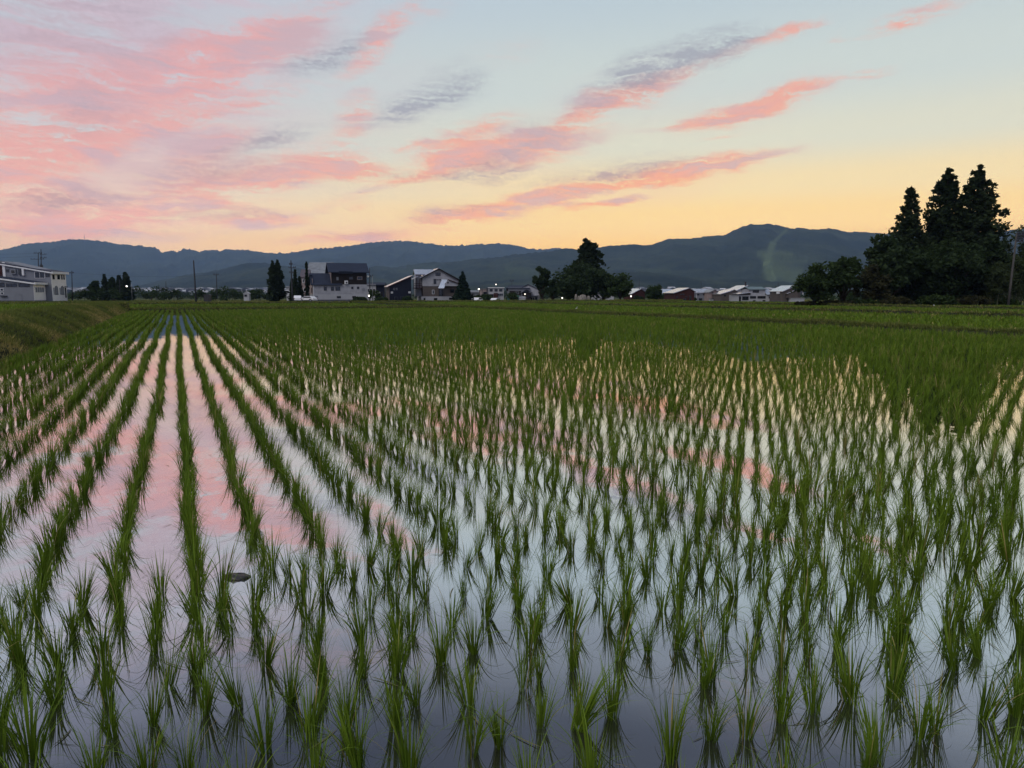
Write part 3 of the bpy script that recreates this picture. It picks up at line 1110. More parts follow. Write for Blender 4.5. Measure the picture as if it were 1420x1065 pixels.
def conifer(loc, H, Rr, label, group=None, leaf='cedar', seed=1, name='cedar_tree', bare=.12, shape=.85, droop=-.15, n=38, card=.5, levels=None, lopside=.08, full=1.0, cat='tree'):
    """tall conifer: a straight trunk, whorls of branches and needle sprays in clumps, thin at the tip"""
    rng = np.random.default_rng(seed)
    mb = MB()
    lean = rng.normal(0, .001, 2)
    pts = [(lean[0] * H * t, lean[1] * H * t, H * t - .3) for t in (0, .1, .35, .7, 1)]
    r0 = H * .016 + .05
    mb.chain(pts, [r0 * 1.4, r0, r0 * .8, r0 * .42, .02], 7)
    cs, rs = [], []
    levels = levels or int(H * 3.0)
    lop = rng.uniform(0, 2 * np.pi)
    for k in range(levels):
        t = (k + rng.uniform(0, 1)) / levels
        if t < bare:
            continue
        prof = min(1, (t - bare) * 7 + .3) * (1 - t) ** shape * Rr + .06 * Rr * (1 - t) + .05
        bulge = 1 + .10 * math.sin(9 * t + seed) * (1 - t)
        nb = max(3, int((5 + 4 * (1 - t)) * full))
        a0 = rng.uniform(0, 6.28)
        for j in range(nb):
            a = a0 + 6.283 * j / nb + rng.normal(0, .25)
            L = prof * bulge * rng.uniform(.62, 1.1) * (1 + lopside * math.cos(a - lop) * math.sin(5 * t + seed))
            z = H * t + rng.normal(0, .25)
            tip = (math.cos(a) * L, math.sin(a) * L, z + L * droop + rng.normal(0, .15))
            if t < .93 and L > .8:
                mb.tube((0, 0, z), (tip[0] * .9, tip[1] * .9, z + L * droop * .9), .035 + .012 * L, .012, 4)
            for f in (.35, .66, .95) if L > 1.3 else (.5, .95):
                cs.append((tip[0] * f + rng.normal(0, .1 * L), tip[1] * f + rng.normal(0, .1 * L), z + (tip[2] - z) * f + rng.normal(0, .18)))
                rs.append(max(.1, (.10 + .2 * L * (1.15 - .35 * f)) * rng.uniform(.55, 1.25)))
    for k in range(6):
        cs.append((lean[0] * H, lean[1] * H, H - .14 * k))
        rs.append(.07 + .03 * k)
    P = clumps(np.array(cs), np.array(rs), max(6, int(n * .5)), rng, .2, 1.0)
    P = P + rng.normal(0, .16, P.shape) * np.array((1, 1, 1.4)) * (np.clip(1.15 - P[:, 2:3] / H, .15, 1))
    return tree_object(name, label, cat, group, loc, mb, P, card, leaf, rng, 1.9, .15)


def broadleaf(loc, H, Rr, label, group=None, leaf='broad', seed=1, name='leafy_tree', fork=.10, lobes=26, n=110, card=.42, squash=.9, rad=.27, cat='tree', wide=1.0):
    """leafy tree: forked trunk, limbs to leaf clumps of uneven size spread through the crown"""
    rng = np.random.default_rng(seed)
    lobes = int(lobes * 1.7)
    Rr = Rr * 1.16
    mb = MB()
    h0 = H * fork
    r0 = .022 * H + .05
    mb.chain([(0, 0, -.3), (.02 * H, 0, h0 * .5), (rng.normal(0, .03) * H, rng.normal(0, .03) * H, h0), (0, 0, H * .62)], [r0 * 1.35, r0, r0 * .85, r0 * .3], 8)
    cz, rz = h0 + (H - h0) * .5, (H - h0) * .5
    cs, rs = [], []
    for k in range(lobes):
        d = rng.normal(0, 1, 3)
        d /= np.linalg.norm(d)
        q = rng.uniform(.3, .9) if k > 3 else rng.uniform(0, .3)
        taper = 1 - .34 * max(0, d[2]) - .05 * max(0, -d[2])
        p = np.array((d[0] * Rr * q * wide * taper, d[1] * Rr * q * taper, cz + d[2] * rz * q * 1.0))
        cs.append(p)
        rs.append(Rr * rad * rng.uniform(.5, 1.3))
        if k % 2 == 0:
            mid = p * .5 + np.array((0, 0, h0 * .55)) + rng.normal(0, .03 * H, 3)
            mb.chain([(0, 0, h0 * rng.uniform(.75, 1.2)), tuple(mid), tuple(p)], [r0 * .5, r0 * .3, r0 * .08], 5)
    P = clumps(np.array(cs), np.array(rs), n, rng, .45, squash)
    P = P + rng.normal(0, .05 * Rr, P.shape)
    P = P[P[:, 2] > .15]
    return tree_object(name, label, cat, group, loc, mb, P, card, leaf, rng, 1.5)


def shrub(loc, Wd, H, label, group=None, leaf='shrub', seed=1, name='shrub', n=None, card=.22, depth=None, cat='shrub'):
    """low bush or clipped hedge: many stems and leaf clumps in an uneven mound"""
    rng = np.random.default_rng(seed)
    depth = depth or Wd * .5
    k = max(7, int(Wd * depth / (H * H) * 9))
    k = min(k, 120)
    x = rng.uniform(-.5, .5, k) * Wd * .88
    y = rng.uniform(-.5, .5, k) * depth * .8
    edge = np.sqrt(np.clip(1 - (2 * x / Wd) ** 4, .1, 1))
    z = H * edge * rng.uniform(.25, .78, k)
    cs = np.stack([x, y, z], -1)
    rs = H * rng.uniform(.2, .38, k)
    mb = MB()
    for i in range(0, k, 2):
        mb.tube((x[i] * .8, y[i] * .8, -.2), tuple(cs[i]), .03 + .01 * H, .012, 4)
    P = clumps(cs, rs, n or 60, rng, .4, .85)
    P = P[P[:, 2] > 0]
    root = tag(empty(name, loc), label, cat, group)
    mb.build('stems', BARK, root)
    V, F = leaf_cards(P, card, rng, 1.5)
    t = np.clip(fbm(P[:, 0] * 1.2, P[:, 2] * 1.2, 3, 4) + rng.normal(0, .2, len(P)), 0, 1)
    link_mesh('foliage', np_mesh('foliage', V, F, np.repeat(t, 4)), LEAF[leaf], root)
    return root


def bamboo(loc, H, label, seed, spread=1.6, culms=9, group=None):
    rng = np.random.default_rng(seed)
    mb = MB()
    cs, rs = [], []
    for k in range(culms):
        bx, by = rng.normal(0, spread * .4, 2)
        a = rng.uniform(0, 6.28)
        h = H * rng.uniform(.7, 1.05)
        bend = h * rng.uniform(.08, .26)
        pts = [(bx + math.cos(a) * bend * t ** 2.4, by + math.sin(a) * bend * t ** 2.4, h * t - .2 - .12 * h * max(0, t - .7)) for t in (0, .25, .5, .75, .9, 1)]
        mb.chain(pts, [.05, .048, .04, .03, .02, .008], 5)
        for t in np.linspace(.38, 1, 9):
            cs.append((bx + math.cos(a) * bend * t ** 2.4 + rng.normal(0, .3), by + math.sin(a) * bend * t ** 2.4 + rng.normal(0, .3), h * t - .12 * h * max(0, t - .7) + rng.normal(0, .2)))
            rs.append(rng.uniform(.35, .75))
    P = clumps(np.array(cs), np.array(rs), 34, rng, .3, .8)
    return tree_object('bamboo', label, 'bamboo', group, loc, mb, P, .42, 'bamboo', rng, 2.8, -.2, bark=BARK_PALE, crown='leaves')


def on_ground(px, dist, dz=0.0):
    p = at(px, 430, dist)
    return Vector((p.x, p.y, float(ground_z(p.x, p.y)) + dz))


def top_h(px, py, dist, z0):
    return at(px, py, dist).z - z0


def tree_at(fn, px, top_py, dist, width_px, label, **kw):
    loc = on_ground(px, dist)
    H = top_h(px, top_py, dist, loc.z)
    return fn(loc, H, width_px / FPX * dist / 2, label, **kw)


def build_trees():
    G = 'trees of the tall dark grove'
    # tall grove
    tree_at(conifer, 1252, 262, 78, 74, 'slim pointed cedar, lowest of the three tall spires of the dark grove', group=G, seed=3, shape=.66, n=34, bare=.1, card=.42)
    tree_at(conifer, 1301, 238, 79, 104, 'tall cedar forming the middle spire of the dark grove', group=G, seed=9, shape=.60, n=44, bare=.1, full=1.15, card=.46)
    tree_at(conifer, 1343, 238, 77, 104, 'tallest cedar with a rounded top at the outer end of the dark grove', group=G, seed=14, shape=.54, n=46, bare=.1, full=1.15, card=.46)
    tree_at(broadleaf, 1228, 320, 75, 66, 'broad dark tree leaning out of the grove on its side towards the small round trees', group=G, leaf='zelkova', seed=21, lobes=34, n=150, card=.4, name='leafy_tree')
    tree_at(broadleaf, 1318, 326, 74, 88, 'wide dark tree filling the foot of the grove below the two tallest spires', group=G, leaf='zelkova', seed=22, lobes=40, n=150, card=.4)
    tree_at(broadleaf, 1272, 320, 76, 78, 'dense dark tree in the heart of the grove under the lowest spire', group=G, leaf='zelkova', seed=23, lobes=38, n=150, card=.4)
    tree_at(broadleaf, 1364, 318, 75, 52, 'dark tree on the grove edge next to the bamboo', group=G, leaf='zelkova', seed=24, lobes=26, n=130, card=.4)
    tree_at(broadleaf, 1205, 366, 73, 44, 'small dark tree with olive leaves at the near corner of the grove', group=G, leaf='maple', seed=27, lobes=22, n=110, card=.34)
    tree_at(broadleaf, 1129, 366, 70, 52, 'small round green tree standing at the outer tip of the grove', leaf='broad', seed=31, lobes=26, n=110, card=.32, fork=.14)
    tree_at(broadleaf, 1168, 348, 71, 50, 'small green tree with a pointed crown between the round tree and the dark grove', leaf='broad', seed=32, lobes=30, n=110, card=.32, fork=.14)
    for k, (px, tp, dd, w, lb) in enumerate([(1378, 372, 72, 1.2, 'short bamboo clump against the dark grove'), (1391, 320, 79, 1.5, 'tall feathery bamboo clump rising beside the grove'),
                                            (1407, 352, 74, 1.5, 'bamboo clump with arching stems around the leaning pole'), (1428, 335, 80, 1.9, 'tall bamboo clump cut by the picture edge')]):
        loc = on_ground(px, dd)
        bamboo(loc, top_h(px, tp, dd, loc.z) * 1.03, lb, 60 + k, w, 11, 'bamboo beside the grove')
    for k, (px, w, h, lb) in enumerate([(1160, 4.2, .8, 'low grey-green bush under the small green trees'), (1195, 3.4, 1.0, 'low bush at the near corner of the dark grove'),
                                       (1240, 3.6, 1.2, 'undergrowth bush in front of the lowest cedar spire'), (1300, 5.0, 1.4, 'wide dark bush along the foot of the tall cedars'),
                                       (1352, 4.0, 1.3, 'dark bush below the tallest cedar'), (1390, 3.2, 1.1, 'low bush at the foot of the leaning pole'), (1118, 2.2, .7, 'tiny bush beside the trunk of the small round tree')]):
        shrub(on_ground(px, 70.5 + (k % 3) * .6), w, h, lb, 'bushes under the grove', seed=80 + k, leaf='shrub' if k % 2 else 'maple', card=.24, depth=1.5)
    # trees in the middle
    M = 'trees around the shrine mound'
    tree_at(conifer, 814, 334, 138, 50, 'tall rounded cedar rising above the leafy trees in the middle', group=M, seed=41, shape=.30, n=52, bare=.3, full=1.3, card=.6, lopside=.35, levels=30)
    tree_at(broadleaf, 808, 368, 134, 74, 'broad dark tree hiding the trunk of the tall rounded cedar', group=M, leaf='zelkova', seed=42, lobes=44, n=150, card=.55, rad=.3)
    tree_at(broadleaf, 787, 379, 132, 34, 'dark leafy tree between the pole and the tall rounded cedar', group=M, leaf='zelkova', seed=43, lobes=26, n=120, card=.5)
    tree_at(broadleaf, 836, 376, 133, 34, 'dark leafy tree just beyond the tall rounded cedar', group=M, leaf='zelkova', seed=44, lobes=24, n=120, card=.5)
    tree_at(broadleaf, 860, 380, 131, 36, 'loose leafy tree with drooping branches beside the red barn with a chimney', group=M, leaf='broad', seed=45, lobes=26, n=100, card=.45, fork=.14)
    tree_at(broadleaf, 752, 362, 136, 21, 'slim round-headed tree beside the thin pole', group=M, leaf='zelkova', seed=46, lobes=26, n=120, card=.5, fork=.14)
    tree_at(broadleaf, 766, 384, 133, 17, 'low dark tree at the foot of the slim round-headed tree', group=M, leaf='zelkova', seed=47, lobes=20, n=100, card=.45)
    tree_at(broadleaf, 907, 395, 150, 30, 'small spreading tree between two red barns', leaf='broad', seed=48, lobes=22, n=90, card=.42, fork=.16)
    # by the houses
    tree_at(conifer, 642, 380, 139, 28, 'dark spruce with tiered branches beside the brown and white house', leaf='spruce', name='spruce_tree', seed=51, shape=.8, n=40, bare=.05, droop=-.25, card=.55, levels=22)
    tree_at(conifer, 380.5, 365.5, 150, 17, 'twin-topped dark conifer, its lower half, before the white carport', leaf='cedar', seed=52, shape=.42, n=40, bare=.12, card=.6, levels=24)
    tree_at(conifer, 387, 365.5, 151, 18, 'dense dark conifer with a blunt top by the roadside pole', leaf='cedar', seed=53, shape=.42, n=40, bare=.12, card=.6, levels=24)
    for k, (px, tp, w, lb) in enumerate([(411, 376, 7, 'thin straggly conifer behind the white cars'), (417, 385, 6, 'short bushy conifer in front of the pink house'), (427, 365, 1.6, 'narrow dark conifer like a spire against the grey roof'),
                                        (406, 390, 6, 'low dark conifer at the foot of the crossarm pole')]):
        tree_at(conifer, px, tp, 147 + k, w, lb, group='garden conifers by the pink house', seed=55 + k, shape=.8, n=24, bare=.05, card=.5, levels=18, full=.8)
    # clump by the white building
    for k, (px, tp, w, kind, lb) in enumerate([(134, 387, 15, 'b', 'round dark tree at the outer end of the far clump'), (148, 384, 10, 'c', 'narrow conifer second in the far clump'), (158, 384, 15, 'b', 'bushy dark tree in the middle of the far clump'),
                                              (168, 383, 9, 'c', 'thin conifer beside the tallest of the far clump'), (177, 379, 18, 'c', 'tallest cone-shaped conifer of the far clump by the lamp')]):
        (tree_at(conifer, px, tp, 190, w, lb, group='far clump of trees by the lamp', seed=65 + k, shape=.6, n=30, bare=.05, card=.8, levels=20) if kind == 'c' else
         tree_at(broadleaf, px, tp, 190, w, lb, group='far clump of trees by the lamp', leaf='zelkova', seed=65 + k, lobes=18, n=90, card=.7, fork=.12))
    # hedges and bushes
    for k, (px, w, tp, dd, lb) in enumerate([
        (122, 26, 402, 180, 'uneven green bush beside the white building'), (150, 36, 401, 180, 'low hedge under the far clump of trees'), (200, 44, 397, 205, 'long dark hedge beyond the lit lamp'),
        (238, 40, 399, 210, 'pale green hedge beside the tall bare pole'), (222, 30, 395.5, 222, 'rounded dark bush behind the long hedge'), (322, 52, 398, 205, 'dark hedge beyond the small black hut'),
        (302, 24, 401, 198, 'low bush at the foot of the short pole'), (360, 30, 401, 192, 'olive hedge before the twin conifers'), (348, 10, 402, 188, 'small round bush beside the tiny white hut'), (278, 18, 402, 200, 'thin bush behind the small black hut'),
        (499, 17, 412.5, 143, 'rounded bush against the white base wall of the big house'), (530, 16, 413.5, 140, 'low bush between the big house and the dark shed'), (521, 12, 402, 165, 'dark bush in front of the white house with a lamp'),
        (565, 12, 412, 139, 'small bush at the corner of the dark lean-to'), (672, 26, 409, 175, 'grey-green bush below the far white house'), (712, 16, 406, 172, 'bush behind the green storage shed'),
        (945, 40, 412.5, 158, 'low weeds in front of the big red barn'), (1018, 18, 408, 168, 'bush before the brown-walled house'), (1084, 12, 406, 160, 'dark bush at the corner of the last house'),
        (1222, 20, 405, 120, 'bush seen under the dark grove'), (655, 14, 412, 160, 'low bush behind the parked white cars'), (1060, 14, 411, 163, 'small bush at the foot of the white house wall'), (885, 16, 411, 150, 'weedy bush before the red barn with a chimney')]):
        loc = on_ground(px, dd)
        shrub(loc, w / FPX * dd, top_h(px, tp, dd, loc.z) * 1.12, lb, 'bushes and hedges near the houses', seed=100 + k, card=.32 + dd * .0011, depth=3, leaf=('shrub', 'zelkova', 'broad')[k % 3])


build_trees()

# ------------------------------------------------------------------ buildings
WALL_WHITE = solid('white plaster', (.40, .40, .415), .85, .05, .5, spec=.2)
WALL_GREY = solid('grey and shade-toned plaster', (.20, .21, .235), .85, .05, .5, spec=.2)  # grey walls, and painted shade on the fronts of the white building
WALL_LIT = solid('white plaster painted lit', (.82, .79, .75), .85, .04, .6, spec=.2)  # white plaster with the light on the end walls put into its colour
SIDING = banded('white siding', (.35, .35, .37), 'Z', .24, .4, .7)
SIDING_PINK = banded('pinkish siding', (.30, .23, .21), 'Z', .24, .4, .7)
BOARD_DARK = banded('dark brown boards', (.022, .017, .016), 'Z', .22, .6, .8, 0, .12, .15)
BOARD_BROWN = banded('brown boards', (.095, .075, .065), 'X', .30, .5, .75)
BOARD_RED = banded('dark red boards', (.055, .020, .018), 'X', .28, .5, .8, 0, .12, .15)
SHEET_NAVY = banded('navy sheet cladding', (.012, .014, .026), 'X', .33, .6, .65, 0, .12, .15)
ROOF_NAVY = banded('navy standing seam roof', (.020, .026, .046), 'X', .42, .5, .6, .0, .1, .2)
ROOF_GREY = banded('grey sheet roof', (.20, .21, .22), 'X', .42, .5, .4, .2, .12, .5)
ROOF_PALE = banded('pale metal roof', (.80, .79, .78), 'Y', .45, .2, .22, .9, .06, .6)
ROOF_PALE_X = banded('pale metal roof with seams', (.66, .67, .70), 'X', .45, .2, .26, .7, .06, .6)
ROOF_PLUM = banded('brown purple roof', (.085, .065, .075), 'X', .4, .5, .5)
ROOF_TEAL = banded('grey green roof', (.10, .15, .16), 'X', .4, .5, .5)
CONCRETE = solid('concrete base', (.34, .34, .34), .9, .15, 1.2, spec=.2)
CONCRETE_DARK = solid('dark concrete', (.10, .10, .11), .9, .2, 1.2, spec=.2)  # concrete with a dark grey base tone
TRIM_DARK = solid('dark trim', (.03, .028, .028), .6, .1)
TRIM_WHITE = solid('white trim', (.72, .72, .72), .6, .06)
METAL = solid('grey metal', (.30, .31, .32), .45, .15, metal=.6)
STEEL_DARK = solid('dark steel', (.05, .055, .065), .5, .2, metal=.4)
POLE_MAT = solid('concrete pole', (.05, .05, .055), .85, .15, 1.0, spec=.2)
POLE_PALE = solid('pale concrete pole', (.085, .08, .072), .85, .15, 1.0, spec=.2)
WOOD_POLE = solid('dark wood pole', (.05, .045, .045), .9, .2, 2.0, spec=.1)
GREEN_SHEET = banded('green corrugated sheet', (.045, .13, .115), 'X', .25, .7, .5)
GLASS = glass_mat()
LAMP = glow_mat('lit lamp', (1.0, .93, .80), 5)
LAMP_SOFT = glow_mat('small lit lamp', (1.0, .92, .78), 2.2)


class House:
    """a building measured off the photograph: local x and z are picture pixels at its distance, y is depth in the same unit"""

    def __init__(self, name, label, cat, cx, base, dist, yaw=0, group=None):
        self.cx, self.base, self.s = cx, base, dist / FPX
        self.root = tag(empty(name, at(cx, base, dist), R(yaw)), label, cat, group)
        self.dist, self.k = dist, 1.0

    def ref(self, d):
        """measure what follows in the plane d units behind the front"""
        self.k = (FPX + d) / FPX

    def p(self, x, y):
        return (W0 / 2 + (x - W0 / 2) * self.k - self.cx, self.base - HORIZON - (y - HORIZON) * self.k)

    def out(self, mb, name, mat, parent=None, **kw):
        o = mb.build(name, mat, parent or self.root, s=self.s, **kw)
        if name in ('wall', 'roof', 'wing', 'gable'):
            o['label'] = name + ' of ' + mat.name
        return o

    def wall(self, pts, y0, y1, mat, name='wall'):
        return self.out(MB().prism([self.p(*q) for q in pts], y0, y1), name, mat)

    def box(self, x0, x1, yt, yb, d0, d1, mat, name='wall', parent=None):
        a, b = self.p(x0, yb), self.p(x1, yt)
        return self.out(MB().box(a[0], b[0], d0, d1, a[1], b[1]), name, mat, parent)

    def gable_roof(self, xl, yl, xr, yr, xm, ym, d0, d1, mat, th=.9, over=1.2):
        """two slopes with the ridge running away from the viewer"""
        l, r, m = self.p(xl, yl), self.p(xr, yr), self.p(xm, ym)
        a = MB().slab((l[0], d0 - over, l[1]), (m[0], d0 - over, m[1]), (m[0], d1 + over, m[1]), (l[0], d1 + over, l[1]), th)
        b = MB().slab((m[0] + .02, d0 - over, m[1]), (r[0], d0 - over, r[1]), (r[0], d1 + over, r[1]), (m[0] + .02, d1 + over, m[1]), th)
        return self.out(a, 'roof', mat[0]), self.out(b, 'roof', mat[1])

    def shed_roof(self, xl, yl, xr, yr, d0, d1, mat, th=.9, over=1.0, name='roof'):
        l, r = self.p(xl, yl), self.p(xr, yr)
        return self.out(MB().slab((l[0], d0 - over, l[1]), (r[0], d0 - over, r[1]), (r[0], d1 + over, r[1]), (l[0], d1 + over, l[1]), th), name, mat)

    def front_roof(self, xl, xr, ye, yr, d0, d1, mat, th=.8, inset=0.0, over=1.2, back=None):
        """slope facing the viewer with the ridge along x, and the slope behind it"""
        a0, a1 = self.p(xl, ye), self.p(xr, ye)
        b0, b1 = self.p(xl + inset, yr), self.p(xr - inset, yr)
        dm = (d0 + d1) / 2
        f = self.out(MB().slab((a0[0], d0 - over, a0[1]), (a1[0], d0 - over, a1[1]), (b1[0], dm, b1[1]), (b0[0], dm, b0[1]), th), 'roof', mat)
        g = self.out(MB().slab((b0[0], dm + .02, b0[1]), (b1[0], dm + .02, b1[1]), (a1[0], d1 + over, a1[1]), (a0[0], d1 + over, a0[1]), th), 'roof', back or mat)
        return f, g

    def win(self, x0, x1, yt, yb, d=0.0, frame=None, bars=0, pane=None, trim=.45, name='window'):
        """window: frame standing proud of the wall, with a pane inside"""
        a, b = self.p(x0, yb), self.p(x1, yt)
        t = min(trim, (b[0] - a[0]) * .16, (b[1] - a[1]) * .2)
        mb = MB()
        mb.box(a[0], b[0], d - .32, d + .05, b[1] - t, b[1])
        mb.box(a[0], b[0], d - .32, d + .05, a[1], a[1] + t)
        mb.box(a[0], a[0] + t, d - .32, d + .05, a[1] + t, b[1] - t)
        mb.box(b[0] - t, b[0], d - .32, d + .05, a[1] + t, b[1] - t)
        for k in range(bars):
            xm = a[0] + (b[0] - a[0]) * (k + 1) / (bars + 1)
            mb.box(xm - t * .4, xm + t * .4, d - .30, d + .05, a[1] + t, b[1] - t)
        f = self.out(mb, name, frame or TRIM_DARK)
        self.out(MB().box(a[0] + t, b[0] - t, d - .16, d + .04, a[1] + t, b[1] - t), 'pane', pane or GLASS, f)
        return f

    def side_win(self, x, side, d0, d1, yt, yb, frame=None, arch=False, pane=None, name='window'):
        """window on a side wall; side is -1 for the wall facing -x and 1 for +x"""
        X, z0 = self.p(x, yb)
        z1 = self.p(x, yt)[1]
        t = min(.4, (d1 - d0) * .12, (z1 - z0) * .15)
        xa, xb = (X, X + .3) if side > 0 else (X - .3, X)
        mb = MB()
        zc = z1 - (d1 - d0) / 2 if arch else z1
        mb.box(xa, xb, d0, d0 + t, z0, zc)
        mb.box(xa, xb, d1 - t, d1, z0, zc)
        mb.box(xa, xb, d0 + t, d1 - t, z0, z0 + t)
        if arch:
            r, yc = (d1 - d0) / 2, (d0 + d1) / 2
            xm = (xa + xb) / 2
            mb.chain([(xm, yc - (r - t / 2) * math.cos(q), zc + (r - t / 2) * math.sin(q)) for q in np.linspace(0, math.pi, 9)], [t * .6] * 9, 4)
        else:
            mb.box(xa, xb, d0 + t, d1 - t, z1 - t, z1)
        f = self.out(mb, name, frame or TRIM_DARK)
        pa, pb = (X + .02, X + .14) if side > 0 else (X - .14, X - .02)
        pm = MB()
        if arch:
            r, yc = (d1 - d0) / 2 - t, (d0 + d1) / 2
            pts = [(yc - r * math.cos(q), zc + r * math.sin(q)) for q in np.linspace(0, math.pi, 9)] + [(d1 - t, z0 + t), (d0 + t, z0 + t)]
            n = len(pts)
            i = len(pm.v)
            pm.v += [(pa, y, z) for y, z in pts] + [(pb, y, z) for y, z in pts]
            pm.f += [tuple(range(n)), tuple(range(2 * n - 1, n - 1, -1))] + [(k, n + k, n + (k + 1) % n, (k + 1) % n) for k in range(n)]
        else:
            pm.box(pa, pb, d0 + t, d1 - t, z0 + t, z1 - t)
        self.out(pm, 'pane', pane or GLASS, f)
        return f


def white_building():
    h = House('school_building', 'long white two-storey building with arched windows and a lower front wing under sloping roofs', 'building', 40, 417, 170)
    h.ref(26)
    # main block: one-pitch roof, high end away from the field
    h.wall([(-26, 362.5), (8, 363.2), (73, 377.5), (73, 421), (-26, 421)], 26, 60, WALL_GREY)  # white front, its shade put into the grey colour
    h.wall([(73.05, 378.5), (73.4, 378.6), (73.4, 421), (73.05, 421)], 26.2, 59.8, WALL_LIT, 'wall')  # skin over the end wall, painted brighter as the lit side
    h.shed_roof(-28, 359.6, 75.5, 377.0, 26, 60, ROOF_NAVY, 1.6, 1.6)
    h.wall([(-26, 361.4), (75.2, 378.2), (75.2, 379.9), (-26, 363.2)], 23.9, 24.35, TRIM_WHITE, 'fascia')
    h.box(75.5, 77.0, 377.3, 380.4, 24.0, 62, TRIM_WHITE, 'gutter')
    h.box(8, 11.5, 364.5, 389, 25.2, 25.98, TRIM_WHITE, 'wall_strip')
    h.box(-26, 7.2, 368, 389, 25.4, 25.98, BOARD_RED, 'cladding')
    h.win(51, 65, 377.5, 386.5, 25.97, TRIM_WHITE, 1)
    h.win(66, 71.5, 380.8, 384.5, 25.97, TRIM_DARK)
    h.win(12.5, 16.5, 374.2, 378.2, 25.97, TRIM_DARK)
    ac = h.box(20, 26.5, 374.5, 380.6, 23.8, 25.96, METAL, 'air_conditioner')
    a, b = h.p(20.8, 379.6), h.p(25.5, 375.4)
    h.out(MB().box(a[0], b[0], 23.6, 23.78, a[1], b[1]), 'fan_grille', TRIM_DARK, ac)
    h.box(30, 33.6, 372.8, 381.8, 24.4, 25.96, STEEL_DARK, 'vent_duct')
    h.box(34.8, 37.6, 371.8, 382.6, 24.0, 25.96, TRIM_WHITE, 'pipe_cover')
    for d0, d1 in ((28, 34), (39, 46), (48, 52), (53, 57)):
        h.side_win(73.4, 1, d0, d1, 381, 388, TRIM_WHITE)
    for d0, d1 in ((32, 39), (46, 53)):
        h.side_win(73.4, 1, d0, d1, 396.5, 409, TRIM_DARK, arch=True, pane=WALL_GREY)
        h.side_win(73.4, 1, d0 - 4.0, d0 - .6, 399, 409, TRIM_WHITE, pane=WALL_GREY)
    h.side_win(73.4, 1, 55, 58, 399, 413, TRIM_DARK, name='door')
    h.box(73.4, 76, 397.2, 398.2, 54.4, 58.6, TRIM_DARK, 'door_canopy')
    h.ref(0)
    # low wing in front
    h.wall([(-70, 377.0), (47.5, 393.2), (47.5, 418), (-70, 418)], 0, 25.5, WALL_GREY)  # wing front in the same painted shade tone
    h.wall([(47.55, 394), (47.9, 394), (47.9, 417.5), (47.55, 417.5)], .2, 25.2, WALL_LIT, 'wall')  # end of the wing, light painted into the pale skin
    h.shed_roof(-74, 374.4, 50.5, 391.4, 0, 23.4, ROOF_NAVY, 1.2, 1.6)
    h.wall([(-74, 375.9), (50.2, 392.6), (50.2, 394.6), (-74, 377.9)], -2.1, -1.65, TRIM_WHITE, 'fascia')
    h.box(50.4, 52.2, 391.9, 394.9, -2.1, 24.8, TRIM_WHITE, 'gutter')
    for x0, x1 in ((-18, -4), (-1, 8.5), (10.5, 25.5), (27.5, 43)):
        h.win(x0, x1, 393.4 if x1 > 9 else 392.2, 398.2, -.02, TRIM_DARK, 1)
    h.win(2, 6.5, 400, 404, -.02, TRIM_WHITE)
    h.win(2, 6.5, 405.2, 408.6, -.02, TRIM_WHITE)
    h.box(2, 11, 410, 411.2, -2.2, -.02, STEEL_DARK, 'shelf')
    h.win(22.5, 31, 408.4, 417.6, -.02, WALL_GREY, pane=WALL_GREY, name='door', trim=.3)
    h.side_win(47.9, 1, 3, 22, 398.4, 405.8, TRIM_WHITE, pane=WALL_GREY)
    for k in range(1, 4):
        h.box(47.9, 48.25, 398.6, 405.6, 3 + 19 * k / 4 - .25, 3 + 19 * k / 4 + .25, TRIM_WHITE, 'window_bar')
    h.box(-70, 48.6, 416.6, 422, -1.2, 25.8, CONCRETE_DARK, 'foundation')
    h.ref(26)
    h.box(-26, 74, 417.5, 423, 25.82, 61, CONCRETE_DARK, 'foundation')


